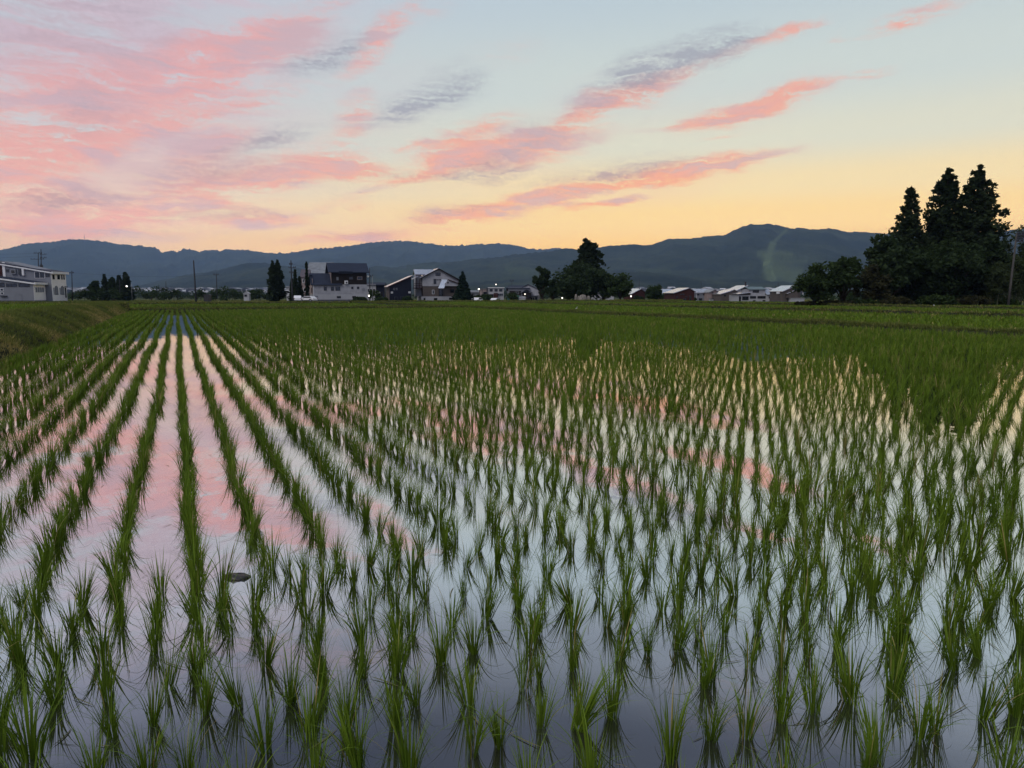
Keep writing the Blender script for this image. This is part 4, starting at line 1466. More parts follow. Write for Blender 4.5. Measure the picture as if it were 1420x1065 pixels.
def big_house():
    h = House('farmhouse', 'large three-storey house with navy roofs, white lower floors and a dark wooden top floor', 'house', 471, 417, 150, 19)
    h.box(436, 509, 394.8, 408.4, 0, 54, SIDING, 'wall')
    h.box(435.4, 509.6, 408.45, 415.4, -.4, 54.4, WALL_WHITE, 'wall')
    h.box(435, 510, 415.5, 425, -.8, 54.8, CONCRETE_DARK, 'foundation')
    h.box(435.55, 435.95, 387, 408.4, .5, 53.5, SIDING_PINK, 'wall')
    # top floor
    h.box(461, 508.6, 376.5, 394.75, .6, 44, BOARD_DARK, 'wall')
    h.wall([(460.6, 394), (460.6, 377), (460.9, 377), (460.9, 394)], 1, 44, SIDING_PINK, 'wall')
    h.front_roof(456.5, 512.0, 377.8, 364.6, .6, 44, ROOF_NAVY, 1.2, 0, 3.5)
    h.box(470.5, 489.5, 376.8, 379.8, -2.9, .55, ROOF_NAVY, 'eave')
    g0 = h.p(460.7, 377.3)
    gm = MB()
    zt = h.base - 366.2
    i = 0
    gm.v += [(g0[0], 1.2, g0[1]), (g0[0], 43.4, g0[1]), (g0[0], 22.3, zt), (g0[0] + .5, 1.2, g0[1]), (g0[0] + .5, 43.4, g0[1]), (g0[0] + .5, 22.3, zt)]
    gm.f += [(0, 2, 1), (3, 4, 5), (0, 1, 4, 3), (1, 2, 5, 4), (2, 0, 3, 5)]
    h.out(gm, 'gable', BOARD_DARK)
    # lower roof over the left half
    a, b = h.p(433, 395.2), h.p(475, 395.2)
    c, d = h.p(460.4, 379.2), h.p(436.5, 379.2)
    h.out(MB().slab((a[0], -2, a[1]), (b[0], -2, b[1]), (c[0] + 10, 22, c[1]), (d[0] - 3.5, 22, d[1]), 1.0), 'roof', ROOF_NAVY)
    h.out(MB().slab((d[0] - 3.5, 22.05, d[1]), (c[0] + 10, 22.05, c[1]), (c[0] + 10, 56, a[1]), (a[0], 56, a[1]), 1.0), 'roof', ROOF_NAVY)
    h.box(432.2, 436.4, 381.6, 383.4, 14, 24, ROOF_NAVY, 'eave')
    for x0, x1, yt, yb in ((450.4, 454.2, 397.8, 403.2), (459.8, 463.8, 397.8, 403.2), (465.8, 472.2, 397.8, 403.2), (487.2, 490.0, 397.8, 401), (494.8, 498.0, 397.8, 401)):
        h.win(x0, x1, yt, yb, -.02, TRIM_DARK)
    h.win(501, 506, 399.4, 404, -.02, WALL_WHITE, pane=WALL_GREY, name='vent', bars=2)
    h.win(467.2, 472.6, 410.6, 413.4, -.42, TRIM_DARK)
    h.win(488.2, 493.4, 410.6, 413.4, -.42, TRIM_DARK)
    h.win(437.6, 442, 410.2, 412.2, -.42, WALL_GREY, pane=WALL_GREY, name='vent')
    h.win(467.2, 470.8, 384.4, 389.4, .58, TRIM_DARK, pane=WALL_GREY)
    h.win(495.5, 502.6, 383.8, 388.4, .58, SIDING_PINK)
    h.win(484.5, 490, 384.2, 388.2, .58, TRIM_DARK)
    ac = h.box(478.2, 482.8, 389.6, 394.2, -1.8, .56, TRIM_WHITE, 'air_conditioner')
    a, b = h.p(479.6, 393.4), h.p(481.9, 391)
    h.out(MB().box(a[0], b[0], -2.0, -1.82, a[1], b[1]), 'fan_grille', TRIM_DARK, ac)
    h.side_win(435.55, -1, 8, 14, 399, 406, TRIM_DARK)
    h.side_win(435.55, -1, 24, 30, 399, 406, TRIM_DARK)
    h.box(436.4, 437.2, 395.8, 415, -.9, -.45, TRIM_WHITE, 'downpipe')

    # house with a wide grey roof just behind
    k = House('house', 'house showing only a wide pale grey roof behind the navy-roofed farmhouse', 'house', 443, 416, 185)
    k.box(427, 457, 379.5, 425, 2, 44, SIDING, 'wall')
    k.front_roof(424.5, 459, 381, 363.8, 2, 44, ROOF_GREY, .8)
    k.win(429, 433, 388, 396, 1.98, TRIM_DARK)
    k.win(446, 452, 388, 396, 1.98, TRIM_DARK)
    # narrow pink house
    q = House('house', 'narrow pale pink house with a purple-brown roof among garden conifers', 'house', 424, 416, 168, 12)
    q.box(419, 430.5, 383.6, 424, 0, 26, SIDING_PINK, 'wall')
    q.box(430.55, 437, 389, 424, 3, 24, SIDING_PINK, 'annex_wall')
    q.front_roof(417.2, 431.8, 384.8, 374, 0, 26, ROOF_PLUM, .7, 1)
    q.shed_roof(429.9, 387.4, 438.2, 390.2, 3, 24, ROOF_PLUM, .6)
    q.win(420.4, 423, 387.4, 392.6, -.02, TRIM_WHITE)
    q.win(421.4, 424, 399.6, 404.6, -.02, TRIM_WHITE)
    q.win(426.4, 429.4, 387.6, 391.6, -.02, TRIM_DARK)
    q.win(431.6, 434, 399, 407, 2.98, TRIM_DARK)
    q.win(426, 429, 399.8, 404.4, -.02, TRIM_DARK)
    # white garage / low house
    w = House('garage', 'low white garage with a shallow roof behind the straggly conifers', 'garage', 405, 415, 172)
    w.box(397.6, 412.5, 397.2, 421, 0, 24, WALL_WHITE, 'wall')
    w.shed_roof(396, 398.6, 413.6, 395.4, 0, 24, ROOF_GREY, .7)
    w.win(399.4, 405.6, 406, 414.6, -.02, WALL_GREY, pane=WALL_GREY, name='shutter', bars=0)
    w.win(407.6, 411.2, 400.4, 403.8, -.02, TRIM_DARK)


def white_house_behind():
    h = House('house', 'small white house with square windows seen between the big house and the dark lean-to', 'house', 520, 414, 172, 6)
    h.box(509, 521.5, 394.2, 421, 0, 26, WALL_WHITE, 'wall')
    h.box(521.6, 533, 394.4, 421, 1.5, 26, SHEET_NAVY, 'wing')
    h.front_roof(507.6, 534.4, 395.2, 391.8, 0, 26, ROOF_NAVY, .7)
    for x0, x1 in ((510.6, 512.2), (513.6, 515.8), (517.8, 520)):
        h.win(x0, x1, 401, 404.6, -.02, TRIM_DARK)
    h.win(511, 514.6, 407.6, 413.4, -.02, TRIM_DARK, name='door')
    h.win(524, 527, 405, 408.4, 1.48, TRIM_WHITE)
    h.win(528.4, 530.6, 405, 412, 1.48, TRIM_DARK, name='door')


def lean_to():
    h = House('storehouse', 'dark navy storehouse with one steep pale roof rising away from the white house', 'shed', 552, 418.5, 141, 17)
    h.wall([(540.6, 397.6), (570.6, 384.4), (570.6, 425), (540.6, 425)], 0, 34, SHEET_NAVY)
    h.box(540.2, 540.55, 398.2, 424.5, .4, 33.6, BOARD_BROWN, 'wall')
    h.shed_roof(537.4, 397.7, 572.6, 382.3, 0, 34, ROOF_PALE, .9, 1.2)
    h.wall([(538.2, 397.5), (572.4, 382.7), (572.4, 384.0), (538.2, 398.8)], -1.5, -1.22, BOARD_RED, 'barge_board')
    h.win(546, 548, 399.6, 402.4, -.02, WALL_GREY)
    h.win(549.4, 551.4, 399.6, 402.4, -.02, WALL_GREY)
    h.win(566.6, 569.6, 404.4, 406.8, -.02, TRIM_WHITE, pane=WALL_WHITE)
    h.win(542.4, 545.2, 404.6, 407, -.02, TRIM_WHITE, pane=WALL_WHITE)
    h.win(555.6, 564.6, 411, 417.8, -.02, STEEL_DARK, 2, name='door', pane=SHEET_NAVY)
    h.win(547.2, 552, 411.6, 417.8, -.02, STEEL_DARK, 0, name='door', pane=SHEET_NAVY)
    h.side_win(540.2, -1, 8, 13, 400.5, 404.5, TRIM_DARK)
    h.side_win(540.2, -1, 17, 23, 410, 418, TRIM_DARK, name='door')
    h.box(540, 571.2, 418.4, 427, -.4, 34.4, CONCRETE_DARK, 'foundation')


def brown_white_house():
    h = House('house', 'tall gabled house with white upper walls, a brown middle floor and a white base', 'house', 607, 419, 145, 14)
    h.wall([(586.5, 397.2), (586.5, 384.6), (608.4, 374.2), (637, 388.4), (637, 397.2)], 0, 46, SIDING, 'wall')
    h.box(587, 636.4, 397.3, 411.2, .3, 45.8, BOARD_BROWN, 'wall')
    h.box(584.6, 637.2, 411.25, 427, -.4, 46.4, WALL_WHITE, 'wall')
    h.gable_roof(583.4, 385.6, 640.6, 389.4, 608.4, 372.6, 0, 46, (ROOF_PALE, ROOF_NAVY), .9, 2.2)
    h.wall([(583.6, 385.8), (608.4, 373.0), (608.4, 374.6), (584.2, 387.2)], -2.5, -2.22, BOARD_DARK, 'barge_board')
    h.wall([(608.5, 373.0), (640.2, 389.4), (639.6, 391), (608.5, 374.6)], -2.5, -2.22, BOARD_DARK, 'barge_board')
    # cross gable at the rear side with its own pale roof
    h.box(578.6, 586.45, 380, 411, 12, 34, SIDING, 'wing')
    a = h.p(577, 380.4)
    h.out(MB().slab((a[0], 9, a[1]), (a[0] + 28, 9, a[1]), (a[0] + 28, 23, a[1] + 6.6), (a[0], 23, a[1] + 6.6), .8), 'roof', ROOF_PALE_X)
    h.out(MB().slab((a[0], 23.05, a[1] + 6.6), (a[0] + 28, 23.05, a[1] + 6.6), (a[0] + 28, 37, a[1]), (a[0], 37, a[1]), .8), 'roof', ROOF_PALE_X)
    bal = h.box(574.4, 586.4, 399.2, 400.4, 3, 13, BOARD_RED, 'balcony')
    for z0, z1 in ((393.6, 394.3), (396.2, 396.8)):
        a, b = h.p(574.4, z1), h.p(586.3, z0)
        h.out(MB().box(a[0], b[0], 3, 3.4, a[1], b[1]), 'railing', BOARD_RED, bal)
    for x in (574.6, 578.6, 582.6):
        a, b = h.p(x, 399.1), h.p(x + .6, 387.5)
        h.out(MB().box(a[0], b[0], 3.0, 3.5, a[1], b[1]), 'post', BOARD_RED, bal)
    h.shed_roof(572.2, 387.6, 580.4, 383.6, 2, 14, ROOF_PALE, .5, .4, 'porch_roof')
    h.win(604.4, 611.4, 378.6, 383.2, -.02, TRIM_DARK)
    h.win(601.6, 605.4, 387.2, 394.2, -.02, TRIM_DARK)
    for x in (606.2, 608.4, 610.4):
        h.win(x, x + 1.3, 387.4, 389.2, -.02, TRIM_DARK, name='vent')
    h.win(599.4, 602.6, 402.2, 408, .28, TRIM_WHITE)
    h.win(608.6, 614.6, 401, 410.8, .28, TRIM_DARK, 2, name='door')
    h.win(624.6, 630, 401.6, 406.2, .28, BOARD_DARK)
    h.win(601.6, 606.4, 413.2, 419, -.42, TRIM_DARK, name='door')
    h.win(622.6, 631.4, 412.8, 415.6, -.42, TRIM_DARK, 2)
    h.win(587.4, 590, 413, 418.4, -.42, TRIM_DARK, name='door')
    # porch: a pale lean-to slope and a small gable beside it
    h.wall([(616.4, 397), (616.4, 393.6), (621.4, 389.2), (634, 393.4), (634, 397)], -6, -.1, SIDING, 'porch_wall')
    a, b, c, d = h.p(606.8, 399.8), h.p(614.6, 399.8), h.p(620.8, 388.0), h.p(613.2, 388.0)
    h.out(MB().slab((a[0], -8.5, a[1]), (b[0], -8.5, b[1]), (c[0], -.1, c[1]), (d[0], -.1, d[1]), .5), 'porch_roof', ROOF_PALE_X)
    h.shed_roof(621.0, 388.0, 637.8, 393.8, -7.5, -.6, BOARD_RED, .8, .4, 'porch_roof')
    h.win(619.4, 621.4, 391, 393.4, -6.02, TRIM_DARK)
    for x in (607.4, 614.2):
        h.box(x, x + .7, 399.9, 411.2, -8.2, -7.5, BOARD_DARK, 'post')


def mid_houses():
    h = House('house', 'white flat-roofed house with three dark upper windows and a lamp above it', 'house', 685, 417, 205)
    h.box(677.2, 698.2, 399.6, 423, 4, 34, WALL_WHITE, 'wall')
    h.box(664.4, 677.1, 401.2, 423, 6, 30, SIDING_PINK, 'wing')
    h.box(676.4, 699.2, 398.6, 399.55, 3, 35, TRIM_WHITE, 'roof')
    h.box(663.6, 676.3, 400.2, 401.15, 5, 31, ROOF_GREY, 'roof')
    for x0, x1 in ((678.8, 683.2), (685.6, 690), (692, 696.6)):
        h.win(x0, x1, 400.8, 404.4, 3.98, TRIM_DARK)
    h.win(689.8, 697.6, 407, 410.4, 3.98, WALL_GREY, 2)
    h.win(678.8, 684.2, 408, 414, 3.98, TRIM_DARK, 1)
    h.win(670, 675, 404.8, 408.2, 5.98, TRIM_DARK)
    h.box(674.8, 676.3, 399.4, 415, 2.6, 3.9, STEEL_DARK, 'drainpipe')
    h.box(684.6, 690.4, 406.4, 414, -1, 3.9, BOARD_RED, 'entrance_porch')
    k = House('house', 'broad house with dark blue roof and pale side gable behind the green shed', 'house', 722, 417, 190, -6)
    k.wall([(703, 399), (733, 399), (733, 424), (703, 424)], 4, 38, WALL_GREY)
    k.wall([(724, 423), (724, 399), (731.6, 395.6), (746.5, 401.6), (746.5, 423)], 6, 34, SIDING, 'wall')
    k.front_roof(701.2, 734.6, 399.8, 395.8, 4, 38, ROOF_NAVY, .8, 2)
    k.gable_roof(722, 399.6, 748.6, 402.4, 731.6, 394.2, 6, 34, (ROOF_NAVY, ROOF_NAVY), .7)
    k.box(701.4, 704.2, 399.4, 403.6, 3.2, 20, BOARD_DARK, 'eave')
    k.box(706, 722, 403.4, 409.2, 3.2, 3.95, BOARD_DARK, 'boarding')
    k.gable_roof(722.6, 406.4, 738.2, 406, 730, 401.8, -2, 3.9, (ROOF_NAVY, ROOF_NAVY), .6, .6)
    k.box(724.6, 736.2, 406.2, 416.4, -1.4, 3.9, BOARD_DARK, 'porch')
    k.win(713.6, 719.2, 404.6, 408, 3.1, WALL_GREY, 1)
    k.shed_roof(732.6, 411.2, 746.8, 409.6, -2, 5.9, ROOF_NAVY, .6, .4, 'canopy')
    k.win(735.6, 741, 412, 416.4, 5.98, TRIM_WHITE, 1)
    k.win(741.8, 744.6, 412, 416.4, 5.98, TRIM_DARK)
    g = House('storage_shed', 'long green corrugated storage shed with a white door panel at its end', 'shed', 715, 420, 172, -4)
    g.box(703.4, 719.6, 410.8, 426, 0, 16, GREEN_SHEET, 'wall')
    g.box(719.65, 728.2, 412.6, 426, -.2, 15, WALL_WHITE, 'door_panel')
    g.wall([(702.4, 411.2), (706, 409.6), (718.6, 409.8), (720.4, 411.6), (720.2, 412.2), (702.4, 412)], -.6, 16.5, GREEN_SHEET, 'roof')
    g.wall([(719.4, 412.4), (724, 411), (729, 412.4), (729, 413.2), (719.4, 413.2)], -.7, 15.4, ROOF_PALE_X, 'roof')
    g.win(710.4, 718.8, 412.4, 420.4, -.02, STEEL_DARK, 1, name='door', pane=GREEN_SHEET)
    g.box(705.6, 706.6, 412, 420, -.4, -.02, GREEN_SHEET, 'rib')
    l = House('house', 'low grey house half hidden beside the spruce, under a lamp on a pole', 'house', 658, 417, 210)
    l.box(649, 663.2, 404.6, 423, 0, 22, WALL_GREY, 'wall')
    l.front_roof(647.6, 664.4, 405.4, 402.8, 0, 22, ROOF_GREY, .6)
    l.win(652, 656, 408, 412, -.02, TRIM_DARK)
    s = House('house', 'white-walled house glimpsed between the trunks of the middle trees', 'house', 832, 418, 165)
    s.box(822, 851, 405.4, 424, 0, 20, WALL_WHITE, 'wall')
    s.front_roof(820.6, 852.4, 406, 402, 0, 20, ROOF_GREY, .7)
    s.win(839, 844, 408.6, 412, -.02, TRIM_DARK)
    s.win(826, 829.4, 408.6, 412, -.02, TRIM_DARK)


def simple_barn(name, label, cat, cx, base, dist, yaw, l, m, r, wall, roofs, depth, windows=(), doors=(), th=.9, over=1.4, side=None, wins_pane=None):
    """gable-fronted house: l, m, r are the left eave, ridge and right eave"""
    h = House(name, label, cat, cx, base, dist, yaw)
    ins = (r[0] - l[0]) * .05
    sl, sr = (m[1] - l[1]) / (m[0] - l[0]), (r[1] - m[1]) / (r[0] - m[0])
    xl, xr = l[0] + ins, r[0] - ins
    h.wall([(xl, base + 7), (xl, l[1] + sl * ins + th), (m[0], m[1] + th), (xr, r[1] - sr * ins + th), (xr, base + 7)], 0, depth, wall)
    h.gable_roof(l[0], l[1], r[0], r[1], m[0], m[1], 0, depth, roofs, th, over)
    for w in windows:
        h.win(*w, -.02, TRIM_DARK, pane=wins_pane)
    for w in doors:
        h.win(*w, -.02, TRIM_DARK, name='door')
    h.box(xl - .3, xr + .3, base - .8, base + 8, -.35, depth + .35, CONCRETE_DARK, 'foundation')
    if side:
        for d0, d1, yt, yb in side:
            h.side_win(xl, -1, d0, d1, yt, yb, TRIM_DARK)
    return h


def right_houses():
    h = simple_barn('barn', 'small dark red barn with a pale pink roof slope and a thin black chimney', 'barn', 884, 418, 150, 10, (873, 408.2), (888.4, 400.2), (895.6, 405.4), BOARD_RED, (ROOF_PALE, ROOF_PLUM), 30,
                    [(878.4, 880.6, 410.4, 412.6)], [(884.6, 889, 410.6, 417.2)])
    a, b = h.p(888.1, 402), h.p(888.6, 387)
    h.out(MB().tube((a[0], 6, a[1]), (a[0], 6, b[1]), .42, .3, 8), 'chimney', STEEL_DARK)
    w = House('house', 'low house with a wide pale roof behind the small spreading tree', 'house', 923, 417, 178)
    w.box(914.6, 933, 408, 424, 0, 26, BOARD_DARK, 'wall')
    w.front_roof(912.6, 935.2, 408.6, 401, 0, 26, ROOF_PALE_X, .7, 1)
    w.win(922.6, 925, 409.4, 411, -.02, TRIM_WHITE)
    w.shed_roof(924.6, 412.8, 932, 412.2, -6, -.3, ROOF_PALE_X, .6, .2, 'canopy')
    for x in (919.6, 931):
        w.box(x, x + .8, 413.4, 419, -5.6, -4.8, TRIM_WHITE, 'post')
    simple_barn('barn', 'big dark red barn with a bright pale roof slope beside the small spreading tree', 'barn', 950, 418.5, 152, 7, (932.6, 406.2), (954.8, 399.2), (964.6, 404.8), BOARD_RED, (ROOF_PALE, ROOF_PLUM), 42,
                [(943, 945.4, 407.2, 409.4), (946.6, 948.6, 407.2, 409.4), (937.4, 939.4, 411, 413.4), (950, 953, 411, 412.6)], [(947.4, 951.6, 413.8, 418), (956, 958.6, 410, 418)])
    g = House('house', 'grey house with light roof and antenna beside the big red barn', 'house', 974, 418, 166)
    g.box(964.6, 984, 405.4, 425, 0, 34, WALL_GREY, 'wall')
    g.front_roof(961.4, 986.4, 406, 400.6, 0, 34, ROOF_PALE_X, .7, 2.5)
    for x0, x1 in ((966, 969.4), (974.6, 978)):
        g.win(x0, x1, 407.4, 409.8, -.02, TRIM_DARK)
    g.win(969, 973.6, 413.6, 416.4, -.02, SHEET_NAVY)
    g.box(965.6, 966, 404, 418, -.6, -.1, TRIM_WHITE, 'downpipe')
    a, b = g.p(976.4, 402), g.p(976.4, 389.4)
    ant = g.out(MB().tube((a[0], 17, a[1]), (a[0], 17, b[1]), .16, .12, 6), 'antenna', STEEL_DARK)
    g.out(MB().box(a[0] - 1.6, a[0] + 1.6, 16.9, 17.1, b[1] - .6, b[1] - .35).box(a[0] - 1.1, a[0] + 1.1, 16.9, 17.1, b[1] - 1.8, b[1] - 1.55), 'antenna_bar', STEEL_DARK, ant)
    k = simple_barn('house', 'small gabled house with white snow-shed roofs over its door, next to the grey house', 'house', 990, 418, 163, 6, (982.4, 405.4), (990.4, 401.6), (998.6, 406.4), SIDING_PINK, (ROOF_GREY, ROOF_PLUM), 26,
                    [(986.4, 989, 405.6, 407.4)], [(993, 996, 412, 417.4)])
    k.shed_roof(982, 413.6, 993, 411.2, -7, -.3, ROOF_PALE, .8, .2, 'canopy')
    k.box(982.6, 992, 414.6, 419, -6, -.4, WALL_WHITE, 'porch_wall')
    simple_barn('house', 'low brown-walled house with a pale roof, beside the taller pale-roofed one', 'house', 1008, 418, 158, 5, (997.6, 407.6), (1017.4, 401.6), (1022.6, 404.2), BOARD_BROWN, (ROOF_PALE, ROOF_PLUM), 34,
                [(1003.4, 1006.4, 408.6, 411)], [(1012.2, 1015.6, 410, 417.4)])
    t = simple_barn('house', 'taller house with a bright pale roof and a white gable with two small windows', 'house', 1030, 418, 166, 4, (1015.6, 404.6), (1036.2, 395.8), (1044, 404.4), WALL_WHITE, (ROOF_PALE, ROOF_PLUM), 40,
                    [(1035.2, 1037.2, 401.4, 403.6), (1039.4, 1041.4, 401.4, 403.6)])
    a, b = t.p(1036.4, 397), t.p(1036.4, 391.6)
    t.out(MB().box(a[0] - .9, a[0] + .9, 8, 10, a[1] - 2, b[1]).box(a[0] - 1.3, a[0] + 1.3, 7.6, 10.4, b[1] + .05, b[1] + .6), 'chimney', TRIM_DARK)
    v = House('house', 'long white house with rows of windows, grey-green upper roof and bright side roof', 'house', 1050, 419.5, 153, 3)
    v.box(1040.6, 1062.4, 400.8, 409.4, 4, 36, SIDING, 'wall')
    v.box(1022.6, 1073.2, 409.45, 427, 0, 36, WALL_WHITE, 'wall')
    v.front_roof(1038.6, 1064.2, 401.4, 397.6, 4, 36, ROOF_TEAL, .8, 1)
    a, b = v.p(1062.6, 408.6), v.p(1075.6, 408.6)
    c, d = v.p(1070.6, 400.2), v.p(1063.2, 400.2)
    v.out(MB().slab((a[0], -1.2, a[1]), (b[0], -1.2, b[1]), (c[0], 18, c[1]), (d[0], 18, d[1]), .7), 'roof', ROOF_PALE_X)
    v.out(MB().slab((d[0], 18.05, d[1]), (c[0], 18.05, c[1]), (b[0], 38, b[1]), (a[0], 38, a[1]), .7), 'roof', ROOF_PALE_X)
    v.shed_roof(1021, 407.6, 1040.4, 405.2, -2, 24, ROOF_PALE, .7, .4, 'roof')
    v.wall([(1023, 409.4), (1023, 408.2), (1040.2, 406), (1040.2, 409.4)], .2, 22, BOARD_BROWN, 'boarding')
    v.win(1044.6, 1053.4, 402.6, 406, 3.98, TRIM_DARK, 2)
    v.win(1039.6, 1048, 410.6, 414, -.02, TRIM_DARK, 3)
    v.win(1050, 1061.4, 410.6, 414, -.02, TRIM_DARK, 4)
    v.win(1028.6, 1037.6, 411, 416.2, -.02, TRIM_DARK, 1)
    v.win(1024.2, 1027, 411, 418.6, -.02, TRIM_DARK, name='door')
    v.win(1043.6, 1047.6, 416.4, 418, -.02, TRIM_DARK)
    v.win(1057.4, 1061.4, 416.2, 418, -.02, TRIM_DARK)
    v.win(1065.6, 1070.4, 411, 414, -.02, WALL_GREY, 1)
    v.box(1022, 1073.8, 417.9, 428, -.4, 36.4, CONCRETE, 'foundation')
    u = simple_barn('house', 'brown house by the small green trees, with two stepped bright roofs', 'house', 1098, 418.5, 146, 10, (1082.4, 404), (1101.6, 396), (1112, 402.4), BOARD_BROWN, (ROOF_PALE, ROOF_PLUM), 34,
                    [(1100.4, 1104, 405.6, 408.6)])
    u.shed_roof(1087, 407, 1106, 399.6, -5, -1.5, ROOF_PALE, .8, .4, 'roof')
    u.wall([(1088.6, 407.6), (1104.4, 401.6), (1104.4, 413), (1088.6, 413)], -4.6, -.2, BOARD_BROWN, 'annex_wall')
    u.box(1092.4, 1112, 414, 426, -8, -.36, WALL_WHITE, 'wall')
    u.box(1091.8, 1112.6, 413.2, 413.95, -8.6, -.4, CONCRETE, 'terrace')
    u.box(1079.6, 1083, 404.6, 407.6, 6, 9, TRIM_WHITE, 'wall_box')


if not os.environ.get('NOHOUSE'):
    white_building()
    big_house()
    white_house_behind()
    lean_to()
    brown_white_house()
    mid_houses()
    right_houses()

# ------------------------------------------------------------------ poles, wires and lamps
def pole(px_top, top, px_base, base, dist, label, name='utility_pole', r=.15, mat=None, arms=(), transformer=None, lamp=None, group=None):
    """tapered pole with crossarms, insulators and the odd transformer or street lamp"""
    b = at(px_base, base, dist)
    t = at(px_top, top, dist)
    root = tag(empty(name, b), label, {'street_lamp': 'street lamp', 'radio_mast': 'radio mast', 'antenna_mast': 'antenna'}.get(name, 'utility pole'), group)
    d = Vector(t - b)
    MB().chain([(d.x * k, d.y * k, d.z * k - (.6 if k == 0 else 0)) for k in (0, .35, .7, 1)], [r, r * .9, r * .78, r * .62], 10).build('post', mat or POLE_MAT, root, smooth=True)
    for f, half, off in arms:
        z = d.z * f
        x = d.x * f
        a = MB().box(x - half + off, x + half + off, -.07 - r, .07 - r, z - .06, z + .06).build('crossarm', STEEL_DARK, root)
        m = MB()
        for q in (-.92, -.45, .45, .92):
            m.chain([(x + off + half * q, -r, z + .06), (x + off + half * q, -r, z + .14), (x + off + half * q, -r, z + .2), (x + off + half * q, -r, z + .32)], [.04, .09, .05, .07], 6)
        m.build('insulators', STEEL_DARK, a)
    if transformer:
        f, w, h, off = transformer
        z, x = d.z * f, d.x * f
        tr = MB().chain([(x + off, 0, z), (x + off, 0, z + .05), (x + off, 0, z + h), (x + off, 0, z + h + .08)], [w * .8, w, w, w * .7], 12).build('transformer', STEEL_DARK, root, smooth=False)
        MB().tube((x + off - w * .4, 0, z + h), (x + off - w * .4, 0, z + h + .4), .05, .03, 6).build('bushing', STEEL_DARK, tr)
        MB().tube((x + off + w * .4, 0, z + h), (x + off + w * .4, 0, z + h + .4), .05, .03, 6).build('bushing', STEEL_DARK, tr)
    if lamp:
        f, side, size, lit = lamp
        z, x = d.z * f, d.x * f
        MB().chain([(x, 0, z - .25), (x + side * .35, -.35, z + .05), (x + side * .75, -.7, z + .1)], [.035, .03, .03], 6).build('lamp_arm', STEEL_DARK, root)
        hd = MB().chain([(x + side * .55, -.55, z + .12), (x + side * .8, -.75, z + .16), (x + side * 1.15, -.95, z + .13)], [.07, .15, .06], 8).build('lamp_head', METAL, root, smooth=True)
        c = (x + side * .82, -.78, z + .03)
        MB().chain([(c[0], c[1], c[2] + size), (c[0], c[1], c[2] + size * .55), (c[0], c[1], c[2] - size * .4), (c[0], c[1], c[2] - size)], [size * .3, size, size * .85, size * .2], 10).build('bulb', lit, hd, smooth=True)
    return root


def wire(points, label, r=.018):
    """a sagging cable through the given points"""
    pts = []
    for (a, b) in zip(points[:-1], points[1:]):
        L = (Vector(b) - Vector(a)).length
        for k in range(14):
            t = k / 14
            p = Vector(a).lerp(Vector(b), t)
            p.z -= 4 * t * (1 - t) * L * .018
            pts.append(tuple(p))
    pts.append(tuple(points[-1]))
    o = MB().chain(pts, [r] * len(pts), 4).build('power_line', STEEL_DARK)
    tag(o, label, 'power line')


